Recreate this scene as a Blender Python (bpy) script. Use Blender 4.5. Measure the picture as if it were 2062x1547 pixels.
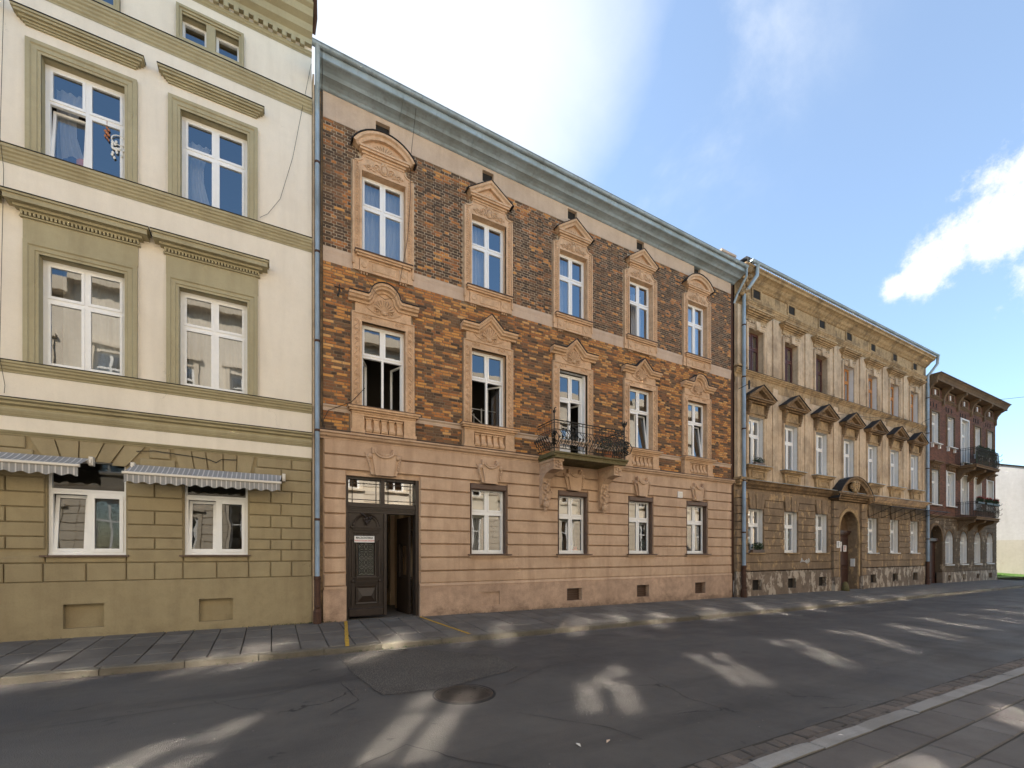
import bpy, math, random
from mathutils import Vector, noise
R = math.radians
rnd = random.Random(7)
sc = bpy.context.scene
for o in list(bpy.data.objects): bpy.data.objects.remove(o)

# ------------------------------------------------------------ camera
cd = bpy.data.cameras.new('camera'); cam = bpy.data.objects.new('camera', cd)
sc.collection.objects.link(cam); sc.camera = cam
cam.location = (0, -12, 1.72); cam.rotation_euler = (R(90), 0, R(-28.54))
cd.sensor_width = 36; cd.lens = 36*890/2062
cd.shift_y = (1114-773.5)/2062; cd.clip_end = 2000; cd.clip_start = .05

# ------------------------------------------------------------ sun, sky, exposure
SUN_AZ, SUN_EL = -35.0, 34.5            # azimuth measured from +Y towards +X
sl = bpy.data.lights.new('sun', 'SUN'); sl.energy = 5.0; sl.angle = R(.5); sl.color = (1, .94, .86)
sun = bpy.data.objects.new('sun', sl); sc.collection.objects.link(sun)
sd = Vector((math.sin(R(SUN_AZ))*math.cos(R(SUN_EL)), math.cos(R(SUN_AZ))*math.cos(R(SUN_EL)), math.sin(R(SUN_EL))))
sun.rotation_euler = sd.to_track_quat('Z', 'Y').to_euler()
w = bpy.data.worlds.new('World'); sc.world = w; w.use_nodes = True
nt = w.node_tree; N = nt.nodes; L = nt.links; N.clear()
def wn(t, **k):
    n = N.new(t)
    for a, b in k.items(): setattr(n, a, b)
    return n
sky = wn('ShaderNodeTexSky', sky_type='NISHITA', sun_disc=False, sun_elevation=R(SUN_EL), sun_rotation=R(SUN_AZ),
         altitude=200, air_density=1.0, dust_density=.8, ozone_density=1.0)
bg = wn('ShaderNodeBackground'); out = wn('ShaderNodeOutputWorld')
bg.inputs['Strength'].default_value = .125
tc = wn('ShaderNodeTexCoord')
def wmath(op, a, b=None, c=None, clamp=False):
    n = wn('ShaderNodeMath', operation=op, use_clamp=clamp)
    for i, v in enumerate((a, b, c)):
        if v is None: continue
        if isinstance(v, (int, float)): n.inputs[i].default_value = v
        else: L.new(v, n.inputs[i])
    return n.outputs[0]
def px_dir(px, py):                     # direction in the world in which a point of the view lies
    x = (px-1031)/890; z = (1114-py)/890; t = R(28.54)
    return Vector((math.sin(t)+x*math.cos(t), math.cos(t)-x*math.sin(t), z)).normalized()
def ramp01(v, lo, hi):
    n = wn('ShaderNodeMapRange', interpolation_type='SMOOTHSTEP'); L.new(v, n.inputs[0])
    n.inputs[1].default_value = lo; n.inputs[2].default_value = hi
    return n.outputs[0]
def dotn(vec):
    n = wn('ShaderNodeVectorMath', operation='DOT_PRODUCT'); L.new(tc.outputs['Generated'], n.inputs[0]); n.inputs[1].default_value = vec
    return n.outputs['Value']
def wnoise(scale, detail, rough=.55, dist=0, stretch=(1, 1, 1)):
    m = wn('ShaderNodeMapping'); L.new(tc.outputs['Generated'], m.inputs[0]); m.inputs['Scale'].default_value = stretch
    n = wn('ShaderNodeTexNoise'); L.new(m.outputs[0], n.inputs['Vector'])
    n.inputs['Scale'].default_value = scale; n.inputs['Detail'].default_value = detail
    n.inputs['Roughness'].default_value = rough; n.inputs['Distortion'].default_value = dist
    return n.outputs['Fac']
# one compact cumulus low on the right, built round an elongated axis, and thin high veils
nz = wnoise(13, 11, .68); nz2 = wnoise(3.4, 9, .62, .2, (1, 1, 1))
puffs = None
for (px, py, rad) in ((2060, 445, .056), (1985, 478, .052), (1915, 510, .046), (1860, 545, .036), (1800, 578, .022), (2100, 400, .066), (2180, 360, .10), (2010, 430, .035), (2300, 330, .12)):
    d = px_dir(px, py); v = wmath('ARCCOSINE', dotn(d))
    v = wmath('SUBTRACT', 1.0, wmath('DIVIDE', v, rad))
    puffs = v if puffs is None else wmath('MAXIMUM', puffs, v)
nn = wmath('MULTIPLY', wmath('SUBTRACT', nz, .5), 3.6)
cum = ramp01(wmath('ADD', puffs, nn), -.15, .8)
glow = ramp01(dotn(px_dir(590, -140)), .78, .99)
veil = wmath('MULTIPLY', wmath('MULTIPLY', ramp01(nz2, .40, .80), .85), ramp01(dotn(px_dir(900, 60)), .80, .98))
base = wmath('MULTIPLY', ramp01(dotn(px_dir(1500, 700)), .2, .95), .16)
thin = wmath('MAXIMUM', wmath('MULTIPLY', ramp01(wmath('ADD', glow, wmath('MULTIPLY', wmath('SUBTRACT', nz2, .5), .45)), .1, 1.0), .85), wmath('ADD', veil, base), clamp=True)
tn = wn('ShaderNodeMix', data_type='RGBA', blend_type='MULTIPLY'); tn.inputs['Factor'].default_value = 1; L.new(sky.outputs[0], tn.inputs['A']); tn.inputs['B'].default_value = (.83, 1.0, 1.08, 1)
mx = wn('ShaderNodeMix', data_type='RGBA'); L.new(thin, mx.inputs['Factor']); L.new(tn.outputs['Result'], mx.inputs['A'])
mx.inputs['B'].default_value = (3.7, 3.85, 4.0, 1)
mx2 = wn('ShaderNodeMix', data_type='RGBA'); L.new(wmath('MULTIPLY', cum, 1.0), mx2.inputs['Factor']); L.new(mx.outputs['Result'], mx2.inputs['A'])
mx2.inputs['B'].default_value = (4.0, 4.05, 4.15, 1)
L.new(mx2.outputs['Result'], bg.inputs['Color']); L.new(bg.outputs[0], out.inputs[0])
vs = sc.view_settings; vs.view_transform = 'Standard'; vs.look = 'None'; vs.exposure = 1.34; vs.gamma = 1; vs.use_curve_mapping = False
cy = sc.cycles; cy.max_bounces = 8; cy.diffuse_bounces = 4; cy.glossy_bounces = 4; cy.transparent_max_bounces = 12
cy.use_denoising = True; cy.denoiser = 'OPENIMAGEDENOISE'; cy.sample_clamp_indirect = 0; cy.blur_glossy = 0; cy.surface_guiding_probability = .7; cy.use_guiding = True; cy.use_surface_guiding = True; cy.use_volume_guiding = False; cy.guiding_training_samples = 128
cy.use_adaptive_sampling = False; cy.caustics_reflective = True; cy.caustics_refractive = False

# ------------------------------------------------------------ materials
def mk(name):
    m = bpy.data.materials.new(name); m.use_nodes = True; t = m.node_tree; t.nodes.clear()
    o = t.nodes.new('ShaderNodeOutputMaterial'); return m, t, o
class NB:
    def __init__(s, t): s.t = t; s.g = t.nodes.new('ShaderNodeNewGeometry').outputs['Position']
    def n(s, ty, **k):
        q = s.t.nodes.new(ty)
        for a, b in k.items(): setattr(q, a, b)
        return q
    def lk(s, a, b): s.t.links.new(a, b)
    def mapv(s, scale, loc=(0, 0, 0), rot=(0, 0, 0)):
        m = s.n('ShaderNodeMapping'); s.lk(s.g, m.inputs[0]); m.inputs['Scale'].default_value = scale
        m.inputs['Location'].default_value = loc; m.inputs['Rotation'].default_value = rot; return m.outputs[0]
    def noise(s, scale, detail=4, rough=.6, stretch=(1, 1, 1), loc=(0, 0, 0), dist=0):
        q = s.n('ShaderNodeTexNoise'); s.lk(s.mapv(stretch, loc), q.inputs['Vector'])
        q.inputs['Scale'].default_value = scale; q.inputs['Detail'].default_value = detail
        q.inputs['Roughness'].default_value = rough; q.inputs['Distortion'].default_value = dist; return q.outputs['Fac']
    def rng(s, v, lo, hi, a=0, b=1):
        q = s.n('ShaderNodeMapRange', interpolation_type='SMOOTHSTEP'); s.lk(v, q.inputs[0])
        for i, x in enumerate((lo, hi, a, b)): q.inputs[i+1].default_value = x
        return q.outputs[0]
    def math(s, op, a, b, clamp=False):
        q = s.n('ShaderNodeMath', operation=op, use_clamp=clamp)
        for i, v in enumerate((a, b)):
            if isinstance(v, (int, float)): q.inputs[i].default_value = v
            else: s.lk(v, q.inputs[i])
        return q.outputs[0]
    def mix(s, f, a, b, bt='MIX'):
        q = s.n('ShaderNodeMix', data_type='RGBA', blend_type=bt)
        for k, v in (('Factor', f), ('A', a), ('B', b)):
            i = q.inputs[k] if k == 'Factor' else q.inputs[k]
            if isinstance(v, (int, float)): i.default_value = v
            elif isinstance(v, tuple): i.default_value = (*v, 1)[:4]
            else: s.lk(v, i)
        return q.outputs['Result']
    def bsdf(s, out, col, rough=.85, metal=0, bump=None, bd=.01, bs=.5, spec=.3):
        p = s.n('ShaderNodeBsdfPrincipled')
        if isinstance(col, tuple): p.inputs['Base Color'].default_value = (*col, 1)[:4]
        else: s.lk(col, p.inputs['Base Color'])
        if isinstance(rough, (int, float)): p.inputs['Roughness'].default_value = rough
        else: s.lk(rough, p.inputs['Roughness'])
        p.inputs['Metallic'].default_value = metal; p.inputs['Specular IOR Level'].default_value = spec
        if bump is not None:
            b = s.n('ShaderNodeBump'); s.lk(bump, b.inputs['Height']); b.inputs['Distance'].default_value = bd
            b.inputs['Strength'].default_value = bs; s.lk(b.outputs[0], p.inputs['Normal'])
        s.lk(p.outputs[0], out.inputs[0]); return p
def sh(c, f): return tuple(min(1, x*f) for x in c)
def stucco(name, col, dark, amt=.4, streak=.3, light=.25, fine=.12, rough=.9, bump=.006, chip=0, chipcol=(.62, .58, .5), scale=1.0, soot=0, splash=0):
    m, t, o = mk(name); b = NB(t)
    big = b.rng(b.noise(.55*scale, 5, .62), .38, .72)
    st = b.rng(b.noise(1.6*scale, 6, .65, (1.6, 1.6, .16), dist=.15), .42, .75)
    fn = b.noise(38, 5, .7); md = b.noise(4.5*scale, 6, .68)
    c = b.mix(b.math('MULTIPLY', big, amt), col, dark)
    c = b.mix(b.math('MULTIPLY', st, streak), c, dark)
    c = b.mix(b.math('MULTIPLY', b.rng(b.noise(2.1*scale, 6, .7, (1.4, 1.4, .3), (9, 3, 5)), .52, .8), light), c, sh(col, 1.35))
    c = b.mix(b.math('MULTIPLY', b.rng(md, .35, .8), fine*2.2), c, dark)
    c = b.mix(b.math('MULTIPLY', b.rng(fn, .4, .75), fine), c, sh(dark, .6))
    vc = b.n('ShaderNodeTexVoronoi', feature='DISTANCE_TO_EDGE'); va = b.n('ShaderNodeVectorMath', operation='ADD'); vn = b.n('ShaderNodeTexNoise'); b.lk(b.g, vn.inputs['Vector']); vn.inputs['Scale'].default_value = 2.2; vn.inputs['Detail'].default_value = 6
    b.lk(b.g, va.inputs[0]); b.lk(vn.outputs['Color'], va.inputs[1]); b.lk(va.outputs[0], vc.inputs['Vector']); vc.inputs['Scale'].default_value = .55
    c = b.mix(b.math('MULTIPLY', b.rng(vc.outputs['Distance'], .0006, .003, .35, 0), b.rng(b.noise(.7, 3, .5, loc=(17, 7, 3)), .60, .68)), c, sh(dark, .45))
    if soot:
        c = b.mix(b.math('MULTIPLY', b.rng(b.noise(1.1*scale, 8, .72, (1, 1, .7), (3, 8, 1)), .46, .62), soot), c, (.07, .052, .036))
    if chip:
        k = b.rng(b.noise(2.6, 9, .72, (1, 1, .55), (2, 7, 4)), .56-chip*.1, .60-chip*.1)
        c = b.mix(k, c, chipcol)
    if splash:
        sp = b.n('ShaderNodeSeparateXYZ'); b.lk(b.g, sp.inputs[0])
        hz = b.math('ADD', b.math('MULTIPLY', b.noise(1.5, 7, .75, (1, 1, 1.4), (8, 2, 2)), 1.5), b.math('MULTIPLY', sp.outputs[2], -1.0))
        c = b.mix(b.math('MULTIPLY', b.rng(hz, .55, .95), splash), c, sh(dark, .45))
    b.bsdf(o, c, rough, bump=b.math('ADD', b.math('MULTIPLY', fn, .5), md), bd=bump, bs=.7, spec=.2)
    return m
def plain(name, col, rough=.5, metal=0, var=.15, bump=0, spec=.4, sc_=9):
    m, t, o = mk(name); b = NB(t)
    c = b.mix(b.math('MULTIPLY', b.rng(b.noise(sc_, 5, .65), .35, .75), var), col, sh(col, .45))
    b.bsdf(o, c, rough, metal, bump=b.noise(sc_*4, 4) if bump else None, bd=bump or .001, spec=spec)
    return m
M = {}
M['cream'] = stucco('cream_stucco', (.76, .68, .555), (.54, .47, .37), .25, .28, .14, .08, bump=.005)
M['olive'] = stucco('olive_trim', (.40, .35, .22), (.23, .19, .11), .3, .4, .22, .1, bump=.005)
M['olive_low'] = stucco('olive_stucco', (.335, .27, .155), (.20, .15, .085), .45, .4, .2, .14, bump=.004, splash=.25)
M['pink'] = stucco('rose_stucco', (.58, .405, .272), (.30, .19, .12), .42, .6, .3, .16, bump=.010)
M['pink_plinth'] = stucco('rose_plinth_stucco', (.54, .37, .255), (.27, .18, .125), .45, .4, .3, .35, bump=.01, splash=.6)
M['orn'] = stucco('ornament_plaster', (.66, .44, .275), (.36, .225, .125), .45, .3, .25, .3, bump=.005, scale=2)
M['frieze'] = stucco('frieze_plaster', (.56, .42, .31), (.36, .26, .185), .4, .45, .25, .15, bump=.004)
M['ochre'] = stucco('ochre_stucco', (.65, .50, .335), (.33, .22, .13), .5, .6, .3, .22, bump=.006, soot=.32)
M['ochre_trim'] = stucco('ochre_weathered_trim', (.52, .36, .19), (.18, .115, .06), .5, .55, .3, .3, bump=.008, scale=1.8, soot=.5)
M['ochre_soot'] = stucco('ochre_sooty_trim', (.34, .22, .115), (.11, .07, .04), .65, .6, .3, .35, bump=.01, scale=2.2, soot=.6)
M['ochre_low'] = stucco('brown_rustic_stucco', (.30, .21, .13), (.13, .09, .055), .6, .65, .3, .3, bump=.01, chip=.05, chipcol=(.40, .27, .14))
M['peel'] = stucco('peeling_plinth', (.24, .18, .13), (.12, .09, .065), .5, .5, .3, .4, bump=.014, chip=.5, chipcol=(.42, .35, .27))
M['reveal'] = stucco('whitewashed_reveal', (.72, .70, .66), (.5, .47, .42), .25, .3, .1, .1, bump=.005)
M['farwall'] = stucco('pale_party_wall', (.55, .52, .48), (.38, .35, .31), .4, .3, .3, .15, bump=.004)
M['farwall_low'] = stucco('tan_party_wall_base', (.50, .45, .36), (.36, .31, .24), .4, .3, .3, .15, bump=.004)
M['opp'] = stucco('opposite_stucco', (.80, .71, .58), (.45, .36, .26), .3, .3, .2, .1, bump=.005)
M['opp_trim'] = stucco('opposite_trim', (.74, .64, .50), (.5, .41, .3), .3, .3, .2, .1, bump=.005)
M['white'] = plain('white_window_paint', (.80, .79, .76), .35, var=.06)
M['white_old'] = plain('old_white_paint', (.74, .72, .67), .5, var=.15)
M['brownframe'] = plain('brown_stained_wood', (.09, .03, .018), .4, var=.3)
M['orangeframe'] = plain('orange_varnished_wood', (.50, .21, .05), .4, var=.3)
M['doorwood'] = plain('dark_carved_wood', (.034, .023, .017), .40, var=.6, bump=.002, sc_=6, spec=.4)
M['cdoor'] = plain('red_brown_door_wood', (.06, .026, .018), .45, var=.5, bump=.002)
M['iron'] = plain('dark_wrought_iron', (.028, .027, .022), .55, .3, var=.4)
M['rust'] = plain('rusty_iron_pipe', (.085, .04, .024), .7, .2, var=.6, bump=.002, sc_=5)
M['tar'] = plain('black_tar_sheet', (.022, .02, .019), .8, var=.3)
M['brownmetal'] = plain('brown_painted_metal', (.10, .06, .042), .45, .1, var=.2)
M['awnbar'] = plain('cream_awning_metal', (.62, .57, .49), .4, .1, var=.1)
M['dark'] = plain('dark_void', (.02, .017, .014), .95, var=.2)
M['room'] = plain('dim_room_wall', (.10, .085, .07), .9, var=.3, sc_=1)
M['passage'] = stucco('passage_plaster', (.68, .53, .37), (.5, .37, .24), .3, .3, .1, .1)
M['rooftile'] = plain('roof_sheet', (.10, .085, .075), .7, .2, var=.3)
M['mortar'] = stucco('brick_mortar', (.58, .47, .33), (.15, .11, .075), .6, .3, .2, .4, bump=.006, scale=2)
M['mortar_low'] = stucco('darker_brick_mortar', (.27, .20, .13), (.12, .085, .055), .6, .3, .3, .4, bump=.006, scale=2)
M['terracotta'] = plain('terracotta', (.42, .16, .07), .8, var=.3)
M['red'] = plain('red_plastic', (.7, .04, .03), .4, var=.1)
M['redflower'] = plain('red_petals', (.42, .02, .02), .7, var=.3)
M['leaf'] = plain('plant_leaf', (.035, .06, .018), .7, var=.6, sc_=30)
M['moss'] = stucco('mossy_stone', (.20, .155, .085), (.075, .075, .025), .7, .4, .2, .4, bump=.012, scale=3)
M['paper'] = plain('paper', (.75, .74, .70), .7, var=.1)
M['ink'] = plain('black_ink', (.012, .012, .012), .6, var=.1)
M['redink'] = plain('red_ink', (.55, .06, .05), .6, var=.1)
M['graff'] = plain('white_spray_paint', (.7, .68, .63), .6, var=.2)
M['yellow'] = stucco('yellow_road_paint', (.62, .36, .03), (.30, .20, .07), .5, .2, .2, .5, bump=.002, scale=4)
M['cloth'] = plain('white_curtain_cloth', (.52, .52, .55), .9, var=.12)
M['blind'] = plain('cream_blind', (.66, .63, .58), .8, var=.06)
M['orangecloth'] = plain('orange_patterned_cloth', (.75, .33, .14), .8, var=.6, sc_=26)
M['bluecloth'] = plain('blue_patterned_cloth', (.05, .09, .22), .8, var=.6, sc_=26)

def zinc():
    m, t, o = mk('weathered_zinc'); b = NB(t)
    c = b.mix(b.rng(b.noise(1.2, 6, .6, (1, 1, 1)), .35, .7), (.34, .41, .455), (.25, .295, .305))
    c = b.mix(b.math('MULTIPLY', b.rng(b.noise(5, 6, .7, (1.5, 1.5, .2)), .45, .75), .5), c, (.15, .15, .13))
    b.bsdf(o, c, b.rng(b.noise(3, 4), .3, .7, .42, .65), .25, bump=b.noise(2.5, 3), bd=.01, bs=.25, spec=.4); return m
M['zinc'] = zinc()
def glass(name='window_glass', wav=.0014, mult=3.2, gr=0.0):
    m, t, o = mk(name); b = NB(t)
    tr = b.n('ShaderNodeBsdfTransparent'); tr.inputs[0].default_value = (.86, .89, .88, 1)
    gl = b.n('ShaderNodeBsdfGlossy'); gl.inputs['Roughness'].default_value = gr; gl.inputs[0].default_value = (1, 1, 1, 1)
    bp = b.n('ShaderNodeBump'); b.lk(b.noise(1.4, 2, .5), bp.inputs['Height']); bp.inputs['Distance'].default_value = wav; bp.inputs['Strength'].default_value = 1
    b.lk(bp.outputs[0], gl.inputs['Normal'])
    fr = b.n('ShaderNodeFresnel'); fr.inputs[0].default_value = 1.75
    f2 = b.math('MULTIPLY', fr.outputs[0], mult, True)
    ms = b.n('ShaderNodeMixShader'); b.lk(f2, ms.inputs[0]); b.lk(tr.outputs[0], ms.inputs[1]); b.lk(gl.outputs[0], ms.inputs[2])
    b.lk(ms.outputs[0], o.inputs[0]); return m
M['glass'] = glass(); M['glass_fan'] = glass('smoked_fanlight_glass', .002, .35); M['glass_low'] = glass('old_window_glass', .0022, 1.0); M['glass_mid'] = glass('plain_window_glass', .0018, 2.0)
def brickmat(name, col):
    m, t, o = mk(name); b = NB(t)
    c = b.mix(b.math('MULTIPLY', b.rng(b.noise(22, 5, .7), .35, .7), .45), col, sh(col, .5))
    c = b.mix(b.math('MULTIPLY', b.rng(b.noise(1.3, 6, .6, loc=(4, 1, 2)), .5, .8), .3), c, (.06, .045, .033))
    b.bsdf(o, c, .9, bump=b.noise(60, 4, .7), bd=.006, bs=.6, spec=.2); return m
BRICKCOL = [(.58, .28, .085), (.52, .235, .075), (.44, .18, .06), (.62, .34, .13), (.34, .14, .055), (.23, .11, .055),
            (.15, .088, .052), (.115, .069, .043), (.085, .055, .037), (.20, .115, .062)]
BM = [brickmat('fired_brick_tone', c) for c in BRICKCOL]
def dbrick():
    m, t, o = mk('dark_red_brickwork'); b = NB(t)
    mp = b.n('ShaderNodeCombineXYZ'); sp = b.n('ShaderNodeSeparateXYZ'); b.lk(b.g, sp.inputs[0])
    b.lk(b.math('ADD', sp.outputs[0], sp.outputs[1]), mp.inputs[0]); b.lk(sp.outputs[2], mp.inputs[1])
    br = b.n('ShaderNodeTexBrick'); b.lk(mp.outputs[0], br.inputs['Vector']); br.inputs['Scale'].default_value = 1
    br.inputs['Brick Width'].default_value = .27; br.inputs['Row Height'].default_value = .077; br.inputs['Mortar Size'].default_value = .007
    br.inputs['Color1'].default_value = (.21, .085, .050, 1); br.inputs['Color2'].default_value = (.115, .052, .034, 1); br.inputs['Mortar'].default_value = (.10, .07, .05, 1)
    c = b.mix(b.math('MULTIPLY', b.rng(b.noise(1.0, 6, .65), .4, .7), .5), br.outputs['Color'], (.055, .033, .024))
    inv = b.math('SUBTRACT', 1, br.outputs['Fac'])
    b.bsdf(o, c, .9, bump=inv, bd=.006, bs=.7, spec=.2); return m
M['dbrick'] = dbrick()
M['dtrim'] = stucco('dark_brown_trim', (.20, .125, .065), (.07, .045, .028), .6, .4, .2, .3, bump=.008, scale=2)
M['dlow'] = stucco('dark_rustic_ground', (.15, .105, .065), (.07, .05, .033), .5, .5, .25, .3, bump=.01, chip=.1, chipcol=(.33, .25, .17))
def asphalt():
    m, t, o = mk('asphalt'); b = NB(t)
    c = b.mix(b.rng(b.noise(.45, 6, .6), .35, .7), (.088, .079, .069), (.058, .052, .047))
    c = b.mix(b.math('MULTIPLY', b.rng(b.noise(.8, 7, .7, (.25, 1.6, 1), (5, 2, 0), .4), .45, .7), .55), c, (.098, .088, .076))
    c = b.mix(b.math('MULTIPLY', b.rng(b.noise(1.1, 5, .6, (.09, 1.5, 1), (2, 5, 0), .3), .5, .75), .6), c, (.035, .031, .028))
    c = b.mix(b.math('MULTIPLY', b.rng(b.noise(2.3, 4, .6, (1, 1, 1), (12, 5, 0), .8), .66, .72), .6), c, (.018, .016, .015))
    v = b.n('ShaderNodeTexVoronoi'); b.lk(b.mapv((1, 1, 1)), v.inputs['Vector']); v.inputs['Scale'].default_value = 95
    c = b.mix(b.math('MULTIPLY', b.rng(v.outputs['Distance'], .0, .28, 1, 0), .35), c, (.13, .12, .105))
    c = b.mix(b.math('MULTIPLY', b.rng(b.noise(1.6, 8, .75, (1, 1, 1), (1, 9, 0), 1.2), .565, .575), 0), c, (.01, .01, .01))
    cr = b.n('ShaderNodeTexVoronoi', feature='DISTANCE_TO_EDGE'); mm = b.n('ShaderNodeVectorMath', operation='ADD')
    nn_ = b.n('ShaderNodeTexNoise'); b.lk(b.g, nn_.inputs['Vector']); nn_.inputs['Scale'].default_value = 1.3; nn_.inputs['Detail'].default_value = 6
    b.lk(b.g, mm.inputs[0]); b.lk(nn_.outputs['Color'], mm.inputs[1]); b.lk(mm.outputs[0], cr.inputs['Vector']); cr.inputs['Scale'].default_value = .38
    ck = b.math('MULTIPLY', b.rng(cr.outputs['Distance'], .002, .006, 1, 0), b.math('MULTIPLY', b.rng(b.noise(.5, 3, .5, loc=(7, 7, 7)), .58, .66), .8))
    c = b.mix(ck, c, (.012, .011, .01))
    b.bsdf(o, c, b.rng(b.noise(1.2, 4), .3, .7, .62, .85), bump=b.math('SUBTRACT', b.math('ADD', v.outputs['Distance'], b.noise(30, 4)), ck), bd=.006, bs=.6, spec=.35); return m
M['asphalt'] = asphalt()
def asphalt_patch():
    m, t, o = mk('coarse_asphalt'); b = NB(t)
    v = b.n('ShaderNodeTexVoronoi'); b.lk(b.mapv((1, 1, 1)), v.inputs['Vector']); v.inputs['Scale'].default_value = 55
    c = b.mix(b.rng(v.outputs['Distance'], .05, .5, 1, 0), (.068, .059, .049), (.27, .235, .19))
    c = b.mix(b.math('MULTIPLY', b.rng(b.noise(1.2, 6), .4, .7), .4), c, (.04, .036, .032))
    b.bsdf(o, c, .8, bump=v.outputs['Distance'], bd=.012, bs=.8, spec=.3); return m
M['patch'] = asphalt_patch()
def stone(name, col, col2, spk=.3, sc_=120, bump=.004):
    m, t, o = mk(name); b = NB(t)
    oi = b.n('ShaderNodeObjectInfo')
    c = b.mix(b.rng(b.noise(1.7, 6, .65), .35, .7), col, col2)
    c = b.mix(b.math('MULTIPLY', b.rng(b.noise(.9, 8, .7, (.5, 2.2, 1), (3, 3, 3), .4), .48, .72), .45), c, sh(col2, .6))
    c = b.mix(b.math('MULTIPLY', oi.outputs['Random'], .65), c, sh(col2, .75))
    c = b.mix(b.math('MULTIPLY', b.rng(b.noise(sc_, 3, .7), .45, .7), spk), c, sh(col2, .45))
    b.bsdf(o, c, .8, bump=b.math('ADD', b.noise(sc_*.6, 4, .7), b.noise(7, 6, .7)), bd=bump, bs=.7, spec=.3); return m
M['slab'] = stone('paving_slab_stone', (.185, .165, .14), (.12, .105, .088), .25)
M['slab_near'] = stone('near_paving_slab_stone', (.16, .145, .13), (.105, .09, .08), .25)
M['granite'] = stone('granite_kerb', (.33, .315, .29), (.22, .205, .185), .4, 160)
M['kerb'] = stone('worn_kerb', (.19, .165, .125), (.11, .095, .07), .4, 120, .01)
M['sett'] = stone('stone_sett', (.17, .135, .11), (.10, .085, .072), .3, 90, .01)
M['dirt'] = stone('joint_dirt', (.06, .052, .04), (.035, .03, .022), .3)
M['grass'] = plain('grass_blades', (.085, .17, .025), .8, var=.4, sc_=3)
M['lightground'] = stone('pale_concrete', (.42, .38, .33), (.32, .28, .24), .2)
M['castiron'] = plain('cast_iron', (.060, .052, .045), .5, .5, var=.5, sc_=12)
def stripes(name, base, line, period, axis=0, wdt=.5):
    m, t, o = mk(name); b = NB(t)
    sp = b.n('ShaderNodeSeparateXYZ'); b.lk(b.g, sp.inputs[0])
    f = b.math('FRACT', b.math('DIVIDE', sp.outputs[axis], period), 0)
    k = b.math('LESS_THAN', f, wdt)
    f2 = b.math('FRACT', b.math('DIVIDE', sp.outputs[axis], period/3), 0)
    c = b.mix(b.math('MULTIPLY', b.math('LESS_THAN', f2, .3), .3), base, sh(base, .6)); c = b.mix(k, c, line)
    c = b.mix(b.math('MULTIPLY', b.rng(b.noise(3, 5), .4, .7), .3), c, sh(base, .55))
    b.bsdf(o, c, .85, spec=.2); return m
M['awning'] = stripes('striped_awning_cloth', (.30, .29, .275), (.56, .53, .49), .088, 0, .2)

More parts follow.
